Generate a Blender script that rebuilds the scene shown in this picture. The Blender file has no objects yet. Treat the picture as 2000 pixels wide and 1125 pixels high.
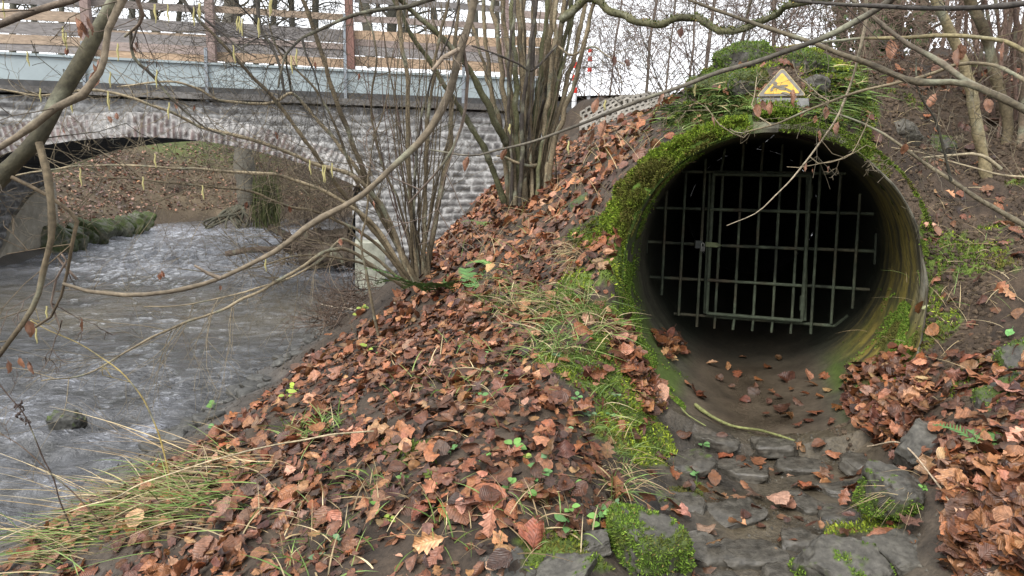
import bpy, math, random
import numpy as np
from mathutils import Vector, Matrix

# ------------------------------------------------------------------ camera, sky, sun, exposure
SC = bpy.context.scene
COL = SC.collection
FPX, PITCH, ROLL = 1500.0, math.radians(9.7), math.radians(1.5)
cp, sp_, cr, sr = math.cos(PITCH), math.sin(PITCH), math.cos(ROLL), math.sin(ROLL)
CF = np.array([0, cp, -sp_]); U0 = np.array([0, sp_, cp]); X0 = np.array([1.0, 0, 0])
CR = cr * X0 + sr * U0; CU = -sr * X0 + cr * U0
cam = bpy.data.cameras.new('camera'); cam.sensor_width = 36.0; cam.lens = 36.0 * FPX / 2000.0
cam.clip_start = 0.05; cam.clip_end = 600
camo = bpy.data.objects.new('camera', cam); COL.objects.link(camo)
camo.matrix_world = Matrix(((CR[0], CU[0], -CF[0], 0), (CR[1], CU[1], -CF[1], 0), (CR[2], CU[2], -CF[2], 0), (0, 0, 0, 1)))
SC.camera = camo

W = bpy.data.worlds.new('World'); SC.world = W; W.use_nodes = True
wn, wl = W.node_tree.nodes, W.node_tree.links
bg = wn['Background']
sky = wn.new('ShaderNodeTexSky'); sky.sky_type = 'NISHITA'; sky.sun_disc = False
SUN_EL, SUN_AZ = math.radians(48), math.radians(215)
sky.sun_elevation = SUN_EL; sky.sun_rotation = SUN_AZ; sky.dust_density = 5.0; sky.air_density = 1.2; sky.ozone_density = 1.0
hs = wn.new('ShaderNodeHueSaturation'); hs.inputs['Saturation'].default_value = 0.22
wl.new(sky.outputs['Color'], hs.inputs['Color'])
# overcast: an even, slightly blue-white cloud layer in front of the clear sky, brighter overhead, faintly mottled
tcw = wn.new('ShaderNodeTexCoord'); nw = wn.new('ShaderNodeTexNoise'); nw.inputs['Scale'].default_value = 3.0; nw.inputs['Detail'].default_value = 4
wl.new(tcw.outputs['Generated'], nw.inputs['Vector'])
rw = wn.new('ShaderNodeMapRange'); rw.inputs['From Min'].default_value = .3; rw.inputs['From Max'].default_value = .7; rw.inputs['To Min'].default_value = 4.6; rw.inputs['To Max'].default_value = 6.2
wl.new(nw.outputs['Fac'], rw.inputs['Value'])
cw = wn.new('ShaderNodeVectorMath'); cw.operation = 'SCALE'; cw.inputs[0].default_value = (.965, .985, 1.03); wl.new(rw.outputs[0], cw.inputs['Scale'])
mxw = wn.new('ShaderNodeMix'); mxw.data_type = 'RGBA'; mxw.inputs['Factor'].default_value = .8
wl.new(hs.outputs['Color'], mxw.inputs['A']); wl.new(cw.outputs[0], mxw.inputs['B']); wl.new(mxw.outputs['Result'], bg.inputs['Color'])
bg.inputs['Strength'].default_value = 0.15
sl = bpy.data.lights.new('sun', 'SUN'); sl.energy = 1.5; sl.angle = math.radians(30); sl.color = (1.0, 0.96, 0.9)
so = bpy.data.objects.new('sun', sl); COL.objects.link(so)
_d = Vector((math.sin(SUN_AZ) * math.cos(SUN_EL), math.cos(SUN_AZ) * math.cos(SUN_EL), math.sin(SUN_EL)))
so.rotation_euler = (-_d).to_track_quat('-Z', 'Y').to_euler()
SC.view_settings.view_transform = 'Standard'; SC.view_settings.look = 'None'
SC.view_settings.exposure = 1.5; SC.view_settings.gamma = 1.0
SC.cycles.max_bounces = 6; SC.cycles.diffuse_bounces = 3; SC.cycles.glossy_bounces = 3; SC.cycles.transmission_bounces = 2
SC.cycles.use_denoising = True

# ------------------------------------------------------------------ helpers
rng = np.random.default_rng(7)
random.seed(7)

def P(u, v, y):
    """point at world depth y on the ray through photo pixel (u, v)"""
    d = CF + (u - 1000) / FPX * CR + (562.5 - v) / FPX * CU
    return d * (y / d[1])

def PZ(u, v, z):
    d = CF + (u - 1000) / FPX * CR + (562.5 - v) / FPX * CU
    return d * (z / d[2])

def proj(p):
    p = np.asarray(p, float); d = p @ CF
    d = np.where(np.abs(d) < 1e-6, 1e-6, d)
    u = 1000 + FPX * (p @ CR) / d; v = 562.5 - FPX * (p @ CU) / d
    bad = d < 0.1
    return np.where(bad, -9999, u), np.where(bad, -9999, v)

def _h(ix, iy, iz, s):
    with np.errstate(over='ignore'):
        h = (ix.astype(np.uint32) * np.uint32(374761393)) ^ (iy.astype(np.uint32) * np.uint32(668265263)) ^ (iz.astype(np.uint32) * np.uint32(2246822519)) ^ np.uint32((s * 3266489917 + 12345) & 0xffffffff)
        h = (h ^ (h >> np.uint32(15))) * np.uint32(2246822519); h = (h ^ (h >> np.uint32(13))) * np.uint32(3266489917); h ^= h >> np.uint32(16)
    return h.astype(np.float64) / 4294967295.0

def vn(p, s=0):
    p = np.asarray(p, float)
    if p.shape[1] == 2: p = np.column_stack([p, np.zeros(len(p))])
    i = np.floor(p).astype(np.int64); f = p - i; f = f * f * (3 - 2 * f)
    r = 0
    for a in (0, 1):
        for b in (0, 1):
            for c in (0, 1):
                w = (f[:, 0] if a else 1 - f[:, 0]) * (f[:, 1] if b else 1 - f[:, 1]) * (f[:, 2] if c else 1 - f[:, 2])
                r = r + w * _h(i[:, 0] + a, i[:, 1] + b, i[:, 2] + c, s)
    return r * 2 - 1

def fbm(p, o=3, s=0):
    r = 0; a = 1.0; p = np.asarray(p, float)
    for k in range(o):
        r = r + a * vn(p, s + 17 * k); a *= .5; p = p * 2.03 + 3.1
    return r

def inpoly(u, v, poly):
    poly = np.array(poly, float); r = np.zeros(u.shape, bool); j = len(poly) - 1
    for i in range(len(poly)):
        xi, yi = poly[i]; xj, yj = poly[j]
        if yi != yj: r ^= ((yi > v) != (yj > v)) & (u < (xj - xi) * (v - yi) / (yj - yi) + xi)
        j = i
    return r

def ss(a, b, x):
    t = np.clip((x - a) / (b - a), 0, 1); return t * t * (3 - 2 * t)

# ---- materials
MATS = {}
def M(name, base=None, rough=.85, var=.35, scale=18, bump=.35, bdist=.01, spec=.3, metal=0, wet=False, tex=None, stretch=None, rvar=0):
    """base None: colour from the mesh's own 'col' attribute; wet: alpha of it lowers the roughness"""
    if name in MATS: return MATS[name]
    m = bpy.data.materials.new(name); m.use_nodes = True; n, l = m.node_tree.nodes, m.node_tree.links
    b = n['Principled BSDF']; b.inputs['Roughness'].default_value = rough; b.inputs['Specular IOR Level'].default_value = spec; b.inputs['Metallic'].default_value = metal
    tc = n.new('ShaderNodeTexCoord'); mp = n.new('ShaderNodeMapping'); l.new(tc.outputs['Object'], mp.inputs['Vector'])
    if stretch: mp.inputs['Scale'].default_value = stretch
    nz = n.new('ShaderNodeTexNoise'); nz.inputs['Scale'].default_value = scale; nz.inputs['Detail'].default_value = 8; nz.inputs['Roughness'].default_value = .65
    l.new(mp.outputs[0], nz.inputs['Vector'])
    mr = n.new('ShaderNodeMapRange'); mr.inputs['From Min'].default_value = .3; mr.inputs['From Max'].default_value = .7
    mr.inputs['To Min'].default_value = 1 - var; mr.inputs['To Max'].default_value = 1 + var
    l.new(nz.outputs['Fac'], mr.inputs['Value'])
    mx = n.new('ShaderNodeVectorMath'); mx.operation = 'SCALE'
    l.new(mr.outputs[0], mx.inputs['Scale'])
    if base is None:
        at = n.new('ShaderNodeAttribute'); at.attribute_name = 'col'; l.new(at.outputs['Color'], mx.inputs[0])
        if wet:
            wr = n.new('ShaderNodeMapRange'); wr.inputs['To Min'].default_value = rough; wr.inputs['To Max'].default_value = .08
            l.new(at.outputs['Alpha'], wr.inputs['Value']); l.new(wr.outputs[0], b.inputs['Roughness'])
    else: mx.inputs[0].default_value = base[:3]
    l.new(mx.outputs[0], b.inputs['Base Color'])
    if bump:
        bp = n.new('ShaderNodeBump'); bp.inputs['Strength'].default_value = bump; bp.inputs['Distance'].default_value = bdist
        l.new(nz.outputs['Fac'], bp.inputs['Height']); l.new(bp.outputs[0], b.inputs['Normal'])
    MATS[name] = m; return m

# ---- mesh building
class MB:
    def __init__(s): s.V = []; s.F = {}; s.C = []; s.U = []; s.n = 0
    def add(s, V, F, col=None, uv=None):
        V = np.asarray(V, float).reshape(-1, 3); F = np.asarray(F, np.int64)
        s.V.append(V); s.F.setdefault(F.shape[1], []).append(F + s.n); s.n += len(V)
        c = np.ones((len(V), 4)) * .5
        if col is not None:
            col = np.asarray(col, float)
            if col.ndim == 1: col = np.tile(col, (len(V), 1))
            c[:, :col.shape[1]] = col
            if col.shape[1] == 3: c[:, 3] = 0
        s.C.append(c)
        s.U.append(np.zeros((len(V), 3)) if uv is None else uv)
        return s
    def box(s, c, size, rot=None, col=None):
        c = np.array(c, float); h = np.array(size, float) / 2
        V = np.array([[x, y, z] for x in (-1, 1) for y in (-1, 1) for z in (-1, 1)]) * h
        if rot is not None: V = V @ np.array(rot).T
        return s.add(V + c, [[0, 1, 3, 2], [4, 6, 7, 5], [0, 4, 5, 1], [2, 3, 7, 6], [0, 2, 6, 4], [1, 5, 7, 3]], col)
    def mesh(s, name, loc):
        me = bpy.data.meshes.new(name)
        V = np.concatenate(s.V) - np.asarray(loc); C = np.concatenate(s.C); U = np.concatenate(s.U)
        L, T = [], []
        for k, fs in s.F.items():
            f = np.concatenate(fs); L.append(f.ravel()); T.append(np.full(len(f), k))
        L = np.concatenate(L); T = np.concatenate(T); S = np.concatenate([[0], np.cumsum(T)[:-1]])
        me.vertices.add(len(V)); me.vertices.foreach_set('co', V.ravel().astype(np.float32))
        me.loops.add(len(L)); me.loops.foreach_set('vertex_index', L.astype(np.int32))
        me.polygons.add(len(T)); me.polygons.foreach_set('loop_start', S.astype(np.int32)); me.polygons.foreach_set('loop_total', T.astype(np.int32))
        me.update(calc_edges=True)
        a = me.attributes.new('col', 'FLOAT_COLOR', 'POINT'); a.data.foreach_set('color', C.ravel().astype(np.float32))
        if U.any():
            a = me.attributes.new('luv', 'FLOAT_VECTOR', 'POINT'); a.data.foreach_set('vector', U.ravel().astype(np.float32))
        return me
    def build(s, name, mat, parent=None, loc=None, smooth=True):
        wp = np.zeros(3)
        o_par = parent
        while o_par is not None: wp = wp + np.array(o_par.location); o_par = o_par.parent
        if loc is None: loc = wp
        me = s.mesh(name, loc); me.materials.append(mat)
        me.polygons.foreach_set('use_smooth', np.full(len(me.polygons), smooth))
        o = bpy.data.objects.new(name, me); COL.objects.link(o)
        o.location = Vector(np.asarray(loc) - wp)
        if parent is not None: o.parent = parent
        return o

def tag(o, label=None, cat=None, group=None, kind=None):
    if label: o['label'] = label
    if cat: o['category'] = cat
    if group: o['group'] = group
    if kind: o['kind'] = kind
    return o

def thing(name, loc, label, cat, group=None):
    o = bpy.data.objects.new(name, None); COL.objects.link(o); o.location = Vector(loc); o.empty_display_size = .1
    return tag(o, label, cat, group)

# ---- tubes, branches
def smooth_line(pts, step=.05):
    p = np.asarray(pts, float)
    if len(p) < 3: pass
    q = np.vstack([2 * p[0] - p[1], p, 2 * p[-1] - p[-2]]); out = []
    for i in range(1, len(q) - 2):
        L = np.linalg.norm(q[i + 1] - q[i]); n = max(1, min(40, int(L / step)))
        t = np.linspace(0, 1, n, endpoint=False)[:, None]
        a, b, c, d = q[i - 1], q[i], q[i + 1], q[i + 2]
        out.append(.5 * (2 * b + (c - a) * t + (2 * a - 5 * b + 4 * c - d) * t * t + (3 * b - a - 3 * c + d) * t ** 3))
    out.append(p[-1:]); return np.vstack(out)

def tube(mb, pts, rad, sides=5, col=None, cap=True):
    p = np.asarray(pts, float); n = len(p)
    r = np.broadcast_to(np.asarray(rad, float), (n,))
    t = np.gradient(p, axis=0); t /= np.linalg.norm(t, axis=1)[:, None] + 1e-12
    a = np.cross(t, [0.31, .17, .93]); bad = np.linalg.norm(a, axis=1) < .15
    a[bad] = np.cross(t[bad], [1, 0, 0]); 
    for i in range(1, n):   # keep the frame from flipping
        a[i] = a[i - 1] - t[i] * (a[i - 1] @ t[i])
    a /= np.linalg.norm(a, axis=1)[:, None] + 1e-12
    b = np.cross(t, a)
    th = np.arange(sides) / sides * 2 * math.pi
    V = p[:, None, :] + r[:, None, None] * (np.cos(th)[None, :, None] * a[:, None, :] + np.sin(th)[None, :, None] * b[:, None, :])
    i = np.arange(n - 1)[:, None] * sides; j = np.arange(sides)[None, :]; k = (j + 1) % sides
    F = np.stack([i + j, i + k, i + sides + k, i + sides + j], -1).reshape(-1, 4)
    mb.add(V.reshape(-1, 3), F, col)
    if cap: mb.add(V[[0, -1]].reshape(-1, 3), np.array([list(range(sides))[::-1], list(range(sides, 2 * sides))]), col)

def wiggle(p, amp, freq, seed):
    s = np.concatenate([[0], np.cumsum(np.linalg.norm(np.diff(p, axis=0), axis=1))])
    o = np.column_stack([vn(np.column_stack([s * freq, s * 0 + k * 9.7 + seed * 1.31]), seed) for k in range(3)])
    w = np.clip(s / (s[-1] + 1e-9) * 4, 0, 1)[:, None]
    return p + o * amp * w

def line(mb, pts, r0, r1, sides=6, step=.05, amp=.004, freq=9, seed=0, col=None, knots=True):
    p = wiggle(smooth_line(pts, step), amp, freq, seed); n = len(p)
    r = np.linspace(r0, r1, n)
    if knots:
        sl_ = np.concatenate([[0], np.cumsum(np.linalg.norm(np.diff(p, axis=0), axis=1))])
        r = r * (1 + .14 * vn(np.column_stack([sl_ * 11, np.full(n, seed * 3.3)]), seed)) * (1 + .22 * np.exp(-(((sl_ + .03 * vn(np.column_stack([sl_ * 4, sl_ * 0]), seed + 1)) % .11 - .055) / .012) ** 2))
    tube(mb, p, r, sides, col); return p

def grow(mb, p0, d, L, r, lev, R, col=None, spread=.75, grav=.0, nb=(3, 6), zig=.12, seg=.09, minr=.0009, sides=4):
    """a twig that zigzags and carries shorter twigs"""
    n = max(3, int(L / seg)); p = [np.array(p0, float)]; d = np.array(d, float); d /= np.linalg.norm(d)
    ds = []
    for i in range(n):
        d = d + R.normal(0, zig, 3) + np.array([0, 0, grav]); d /= np.linalg.norm(d)
        p.append(p[-1] + d * L / n); ds.append(d)
    p = np.array(p); rr = np.maximum(np.linspace(r, r * .3, len(p)), minr)
    tube(mb, p, rr, sides if lev > 0 else 3, col, cap=False)
    if lev > 0:
        for k in range(R.integers(*nb)):
            i = int(R.integers(max(1, n // 5), n)); a = R.normal(0, 1, 3); a -= ds[i] * (a @ ds[i]); a /= np.linalg.norm(a) + 1e-9
            nd = ds[i] * R.uniform(.5, 1) + a * spread
            grow(mb, p[i + 1 if i + 1 < len(p) else i], nd, L * R.uniform(.3, .62), max(rr[i] * .6, minr), lev - 1, R, col, spread, grav, nb, zig, seg, minr, sides)
    return p

def side_twigs(mb, p, r, n, L, R, lev=1, col=None, grav=0, lo=.15, spread=.8, nb=(2, 5)):
    for k in range(n):
        i = int(len(p) * R.uniform(lo, .98)); i = min(max(i, 1), len(p) - 2)
        t = p[i + 1] - p[i - 1]; t /= np.linalg.norm(t) + 1e-9
        a = R.normal(0, 1, 3); a -= t * (a @ t); a /= np.linalg.norm(a) + 1e-9
        grow(mb, p[i], t * R.uniform(.3, 1) + a * spread, L * R.uniform(.5, 1.2), r, lev, R, col, grav=grav, nb=nb)
# ------------------------------------------------------------------ terrain
WZ = -1.9                     # water level (the camera is the origin)
PA = np.array([1.336, 4.0, -.58]); PD = np.array([.277, .961, 0.0]); PD /= np.linalg.norm(PD)   # culvert: mouth centre, axis
PL = np.array([PD[1], -PD[0], 0.0]); PR = .74                                                     # lateral axis, inner radius

CP = []
def cpt(u, v, y): CP.append(P(u, v, y))
for u, v in ((-80, 1110), (0, 1060), (90, 1005), (180, 950), (330, 860), (450, 775), (560, 695), (640, 640), (690, 590)):
    e = PZ(u, v, WZ); CP.append(e); CP.append(e + np.array([-.45, .05, -.22])); CP.append(e + np.array([-1.6, 0, -.42]))
for a in ((300, 1125, 2.75), (500, 1125, 2.4), (700, 1125, 2.15), (900, 1125, 2.05), (1100, 1125, 2.1), (1200, 1110, 2.2), (1330, 1125, 2.3), (1450, 1125, 2.35), (1600, 1125, 2.3), (1800, 1110, 2.15), (1990, 1110, 2.0),
          (300, 1000, 3.15), (500, 1000, 2.85), (700, 1000, 2.55), (900, 1000, 2.35), (1100, 1000, 2.4), (1200, 1000, 2.5), (1300, 1000, 2.7), (1450, 1000, 2.75), (1600, 1000, 2.7), (1700, 1000, 2.6), (1850, 980, 2.45), (1990, 980, 2.3),
          (450, 900, 3.5), (600, 900, 3.15), (800, 900, 2.8), (1000, 900, 2.65), (1130, 900, 2.7), (1220, 900, 2.95), (1290, 890, 3.15), (1450, 900, 3.2), (1600, 890, 3.2), (1680, 880, 3.1), (1800, 860, 2.9), (1990, 850, 2.6),
          (560, 810, 4.0), (700, 800, 3.6), (900, 800, 3.15), (1050, 800, 3.0), (1160, 800, 3.1), (1240, 800, 3.35), (1650, 800, 3.5), (1720, 770, 3.4), (1850, 750, 3.2), (1990, 720, 3.0),
          (640, 720, 5.0), (750, 700, 4.5), (900, 700, 3.85), (1040, 700, 3.5), (1140, 700, 3.45), (1215, 700, 3.62), (1800, 620, 3.7), (1900, 600, 3.6), (1990, 590, 3.4),
          (740, 620, 6.0), (840, 600, 5.3), (950, 600, 4.6), (1060, 590, 4.05), (1130, 540, 4.0), (1190, 600, 3.8), (1200, 520, 4.0), (1160, 490, 4.35),
          (760, 560, 7.2), (830, 540, 6.1), (930, 500, 5.7), (1040, 480, 5.1), (1180, 420, 4.35), (1230, 330, 4.5),
          (860, 470, 8.2), (960, 430, 7.0), (1040, 385, 6.7), (1130, 380, 5.6), (1220, 300, 5.2), (1290, 260, 4.7), (1330, 200, 5.0),
          (930, 395, 10.0), (1000, 350, 9.5), (1090, 300, 8.6), (1150, 262, 9.0), (1230, 240, 8.2), (1290, 215, 7.0),
          (800, 560, 10.6), (860, 490, 11.2), (930, 415, 11.7), (1000, 350, 12.0), (1070, 290, 12.1), (880, 462, 9.4), (1140, 240, 11.6), (1250, 222, 10.8), (1130, 196, 12.6), (1260, 196, 11.6), (1330, 180, 7.0),
          (1400, 125, 5.3), (1470, 108, 5.4), (1600, 108, 5.4), (1700, 118, 5.4), (1800, 112, 5.5), (1990, 120, 5.4), (1430, 200, 4.5), (1525, 150, 4.65), (1500, 210, 4.3), (1620, 200, 4.4), (1700, 240, 4.45),
          (1800, 250, 4.75), (1900, 300, 4.7), (1990, 300, 4.6), (1800, 400, 4.25), (1880, 390, 4.4), (1990, 430, 4.2), (1800, 500, 4.0), (1900, 500, 4.0)):
    cpt(*a)
for a in ((-2, 1, -1.6), (-1, 1, -1.42), (0, 1, -1.3), (.6, 1, -1.38), (1.2, 1, -1.42), (2, 1, -1.0), (3, 1, -.6), (2.6, 2.4, -.75), (3.2, 3.4, -.35), (3.8, 4.2, 0), (0, -3, -1.4), (3, -3, -.9), (-3, -3, -2.3), (-3, 1, -2.2),
          (-5, 3, -2.35), (-5, 8, -2.35), (-5, 14, -2.35), (-7, 3, -2.3), (-7, 8, -2.3), (-7, 13, -2.3), (-8.2, 3, -1.8), (-8.4, 8, -1.7), (-8.6, 11, -1.7), (-10, 4, -.6), (-10, 9, -.4), (-11, 12, .6),
          (-6.4, 18, -2.3), (-3.5, 18, -2.3), (-1, 18, -2.2), (-1, 15, -1.6), (.5, 15, -.3), (1, 20, -1.7), (-1, 23, -2.2), (3, 23, -1.6),
          (-8.55, 15, -1.9), (-8.6, 17, -1.9), (-8.9, 19.3, -1.9), (-8, 20.8, -1.9), (-6, 22, -1.9), (-3.5, 25, -1.9), (0, 27, -1.8), (4, 28, -1.2), (-9.4, 15.5, -1.25), (-9.8, 18, -1.1), (-9.2, 21.4, -1.2), (-10.6, 15.5, -.55), (-11, 19, -.35), (-9.5, 23.5, -.35), (-6, 24.5, -.9), (-6, 28, .2), (-3, 28.5, -.9), (-3, 33, .4), (3, 33, .3), (-12.5, 17, .3), (-12.5, 23, .6), (-10, 28, .8),
          (2.5, 6.5, .72), (4, 6.5, .85), (2.5, 9, .85), (5, 9, .95), (1.6, 12.6, .93), (4, 13, 1.0), (3, 16, .95), (7, 8, 1.0), (6, 5, .8), (8, 14, 1.0), (10, 20, .9), (-15, 14, .9), (-16, 22, 1.1), (-16, 6, .3)):
    CP.append(np.array(a, float))
CP = np.array(CP)
_n = len(CP); _d = np.linalg.norm(CP[:, None, :2] - CP[None, :, :2], axis=2)
_K = np.where(_d > 0, _d ** 2 * np.log(_d + 1e-12), 0) + np.eye(_n) * .02
_A = np.zeros((_n + 3, _n + 3)); _A[:_n, :_n] = _K; _A[:_n, _n] = 1; _A[:_n, _n + 1:] = CP[:, :2]; _A[_n:, :_n] = _A[:_n, _n:].T
_w = np.linalg.solve(_A, np.concatenate([CP[:, 2], [0, 0, 0]]))
def tps(x, y):
    out = np.empty(len(x))
    for i in range(0, len(x), 20000):
        X = np.column_stack([x[i:i + 20000], y[i:i + 20000]])
        d = np.linalg.norm(X[:, None] - CP[None, :, :2], axis=2)
        out[i:i + 20000] = np.where(d > 0, d * d * np.log(d + 1e-12), 0) @ _w[:_n] + _w[_n] + X @ _w[_n + 1:]
    return out

def cul(x, y):
    """along-axis and lateral coordinates relative to the culvert mouth"""
    dx = x - PA[0]; dy = y - PA[1]
    return dx * PD[0] + dy * PD[1], dx * PL[0] + dy * PL[1]

def T(x, y, raw=False):
    x = np.atleast_1d(np.asarray(x, float)); y = np.atleast_1d(np.asarray(y, float))
    xc = np.clip(x, -18, 12); yc = np.clip(y, -4, 36)
    z = tps(xc, yc)
    far = np.maximum(np.abs(x - xc), np.abs(y - yc)); w = ss(0, 14, far)
    z = z * (1 - w) + .9 * w
    xy = np.column_stack([x, y])
    z = z + .035 * fbm(xy * 1.9, 3, 3) + .014 * fbm(xy * 8, 2, 5)
    cl = ss(1.75, 2.3, x) * ss(5.6, 4.6, y) * ss(2.9, 3.6, y)          # clods of bare earth on the slope beside the culvert
    z = z + cl * .05 * np.abs(fbm(xy * 7, 3, 9)) + cl * .05 * fbm(xy * 2.5, 2, 19)
    s, lat = cul(x, y)
    inch = (np.abs(lat) < PR + .02) & (s < .06) & (s > -.62)
    low = PA[2] - np.sqrt(np.maximum(PR ** 2 - lat ** 2, 0)) - .05 + .075 * ss(-.38, -.46, s) + .012 * fbm(xy * 9, 2, 33) * ss(-.38, -.46, s)
    z = np.where(inch, np.minimum(z, low), z)
    bed = np.exp(-(np.maximum(np.abs(lat) - .3, 0) / .18) ** 2) * (s <= -.62) * (s > -2.6)
    z = z * (1 - bed) + bed * np.minimum(z, -1.33 + .02 * fbm(xy * 4, 3, 31) + .1 * np.clip(np.abs(lat) - .1, 0, 1))
    return z

T0 = T
hx = np.arange(-4.6, 5.3, .03); hy = np.arange(1.2, 14.3, .03); _hx, _hy = np.meshgrid(hx, hy); HG = T0(_hx.ravel(), _hy.ravel()).reshape(_hx.shape)
def T(x, y):
    """the same height read from a fine table (quick), or computed outside it"""
    x = np.atleast_1d(np.asarray(x, float)); y = np.atleast_1d(np.asarray(y, float)); x, y = np.broadcast_arrays(x, y)
    i = (x - hx[0]) / .03; j = (y - hy[0]) / .03; ok = (i >= 0) & (i < len(hx) - 1) & (j >= 0) & (j < len(hy) - 1)
    out = np.empty(x.shape); a, c = np.clip(i, 0, len(hx) - 2).astype(int), np.clip(j, 0, len(hy) - 2).astype(int); f, g_ = i - a, j - c
    out = HG[c, a] * (1 - f) * (1 - g_) + HG[c, a + 1] * f * (1 - g_) + HG[c + 1, a] * (1 - f) * g_ + HG[c + 1, a + 1] * f * g_
    if not ok.all(): out = np.where(ok, out, 0); out[~ok] = T0(x[~ok], y[~ok])
    return out

def Tn(x, y, e=.03):
    a = (T(x + e, y) - T(x - e, y)) / (2 * e); b = (T(x, y + e) - T(x, y - e)) / (2 * e)
    n = np.column_stack([-a, -b, np.ones_like(a)]); return n / np.linalg.norm(n, axis=1)[:, None]

def axis(lo, hi, a, b, f, g):
    v = list(np.arange(a, b, f)); s = f; x = b
    while x < hi: v.append(x); s *= g; x += s
    s = f; x = a - f; pre = []
    while x > lo: pre.append(x); s *= g; x -= s
    return np.array(pre[::-1] + v + [hi]) if pre else np.array(v + [hi])
gx = axis(-110, 110, -3.4, 3.2, .028, 1.06); gy = axis(-30, 190, 1.7, 5.6, .028, 1.035)
GX, GY = np.meshgrid(gx, gy); x, y = GX.ravel(), GY.ravel(); z = T0(x, y)

# regions by where they show in the photograph (ground cover only)
MOSS = [[(1185, 520), (1205, 400), (1265, 315), (1350, 262), (1430, 225), (1560, 235), (1560, 262), (1430, 265), (1340, 312), (1270, 392), (1235, 480), (1235, 600), (1262, 690), (1310, 800), (1265, 790), (1225, 700), (1195, 600)],
        [(1300, 250), (1340, 190), (1400, 120), (1470, 105), (1600, 100), (1610, 130), (1480, 150), (1480, 240), (1430, 240), (1350, 262)],
        [(1570, 130), (1690, 125), (1720, 190), (1700, 330), (1620, 250), (1570, 195)],
        [(1110, 510), (1170, 515), (1200, 640), (1250, 760), (1300, 860), (1200, 890), (1140, 760), (1050, 690), (1060, 620)],
        [(1170, 830), (1290, 830), (1310, 900), (1220, 905)], [(1860, 950), (1990, 900), (2010, 960), (1900, 1080), (1850, 1060)],
        [(1010, 1060), (1120, 1040), (1190, 1125), (1020, 1125)], [(1850, 740), (1920, 695), (1935, 750), (1860, 775)],
        [(1290, 940), (1350, 930), (1350, 1000), (1285, 1000)], [(1600, 990), (1720, 980), (1740, 1050), (1600, 1040)], [(740, 860), (830, 850), (840, 900), (750, 905)],
        [(1120, 440), (1200, 400), (1190, 480), (1120, 480)], [(1640, 780), (1700, 770), (1700, 820), (1640, 830)],
        [(1700, 330), (1760, 400), (1770, 560), (1800, 640), (1740, 560), (1725, 430)], [(1790, 470), (1960, 440), (1980, 540), (1830, 560)]]
LEAF = [(1.0, [(-200, 1300), (-100, 1150), (330, 910), (460, 810), (560, 735), (640, 670), (760, 590), (830, 520), (880, 440), (980, 350), (1100, 285), (1180, 255), (1290, 240), (1290, 300), (1215, 420), (1190, 500), (1060, 560), (1050, 700), (1140, 800), (1190, 900), (1230, 1000), (1180, 1040), (1000, 1060), (950, 1300)]),
        (.9, [(1180, 600), (1240, 650), (1310, 800), (1260, 820), (1200, 720)]), (.35, [(1060, 560), (1190, 500), (1200, 640), (1290, 850), (1190, 900), (1140, 800), (1050, 700)]),
        (1.0, [(1630, 730), (1700, 690), (1800, 690), (1900, 660), (2600, 640), (2600, 900), (1850, 900), (1700, 870), (1640, 810)]), (.85, [(1700, 870), (2600, 850), (2600, 1300), (1830, 1300), (1830, 1000)]),
        (1.0, [(1275, 655), (1310, 645), (1345, 690), (1300, 705)]), (.5, [(1750, 120), (2600, 120), (2600, 200), (1900, 190), (1760, 180)]), (.12, [(1640, 260), (2600, 200), (2600, 660), (1800, 690), (1700, 690)]),
        (.5, [(1100, 300), (1290, 220), (1400, 180), (1400, 260), (1250, 340), (1180, 480), (1100, 480)]), (.12, [(1300, 120), (1760, 110), (1700, 250), (1450, 240), (1300, 260)]),
        (.13, [(1250, 900), (1700, 860), (1830, 960), (1830, 1300), (1200, 1300)]), (.2, [(1150, 230), (1290, 205), (1310, 250), (1150, 270)])]
def regmoss(x, y, z):
    xyz = np.column_stack([x, y, z]); u, v = proj(xyz)
    u2 = u + 22 * fbm(xyz * 3, 2, 41); v2 = v + 22 * fbm(xyz * 3, 2, 43)
    m = np.zeros(len(x))
    for p in MOSS: m = np.maximum(m, inpoly(u2, v2, p))
    m = np.maximum(m, (x > 1.7) & (y > 2.4) & (y < 5.4) & (fbm(xyz * 2.6, 3, 48) > .62))
    return m * (y < 8) * (fbm(xyz * 6, 3, 47) > -.55)
def regleaf(x, y, z):
    xyz = np.column_stack([x, y, z]); u, v = proj(xyz); u2 = u + 16 * fbm(xyz * 3, 2, 51); v2 = v + 16 * fbm(xyz * 3, 2, 53)
    m = np.zeros(len(x))
    for d, p in LEAF: m = np.where(inpoly(u2, v2, p), d, m)
    m = m * (1 - .7 * inpoly(u2, v2, [(630, 775), (760, 765), (770, 835), (640, 840)]))
    m = m * np.where(y < 6, .35 + .65 * ss(-.75, -.05, fbm(xyz * 2.4, 3, 57)), 1)
    return m
moss = regmoss(x, y, z)
xyz = np.column_stack([x, y, z])
n1 = fbm(xyz * 2.2, 3, 61)[:, None]; n2 = fbm(xyz * 14, 3, 63)[:, None]
soil = np.array([.040, .029, .020]) * (1 + .45 * n2) + np.array([.012, .009, .006]) * n1
soil = np.where((x > 1.6)[:, None] & (y < 5.5)[:, None], soil * np.array([.95, .9, .85]), soil)
mosc = np.array([.065, .095, .016]) * (1 + .4 * n2)
rock = np.array([.075, .078, .07]) * (1 + .3 * n2)
colr = soil * (1 - moss[:, None]) + mosc * moss[:, None]
s_, lat_ = cul(x, y)
bedm = (np.exp(-(np.maximum(np.abs(lat_) - .34, 0) / .16) ** 2) * (s_ < -.3) * (s_ > -3))[:, None]
mud = np.array([.050, .042, .031]) * (1 + .4 * n2) + np.array([.02, .015, .006]) * n1
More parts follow.
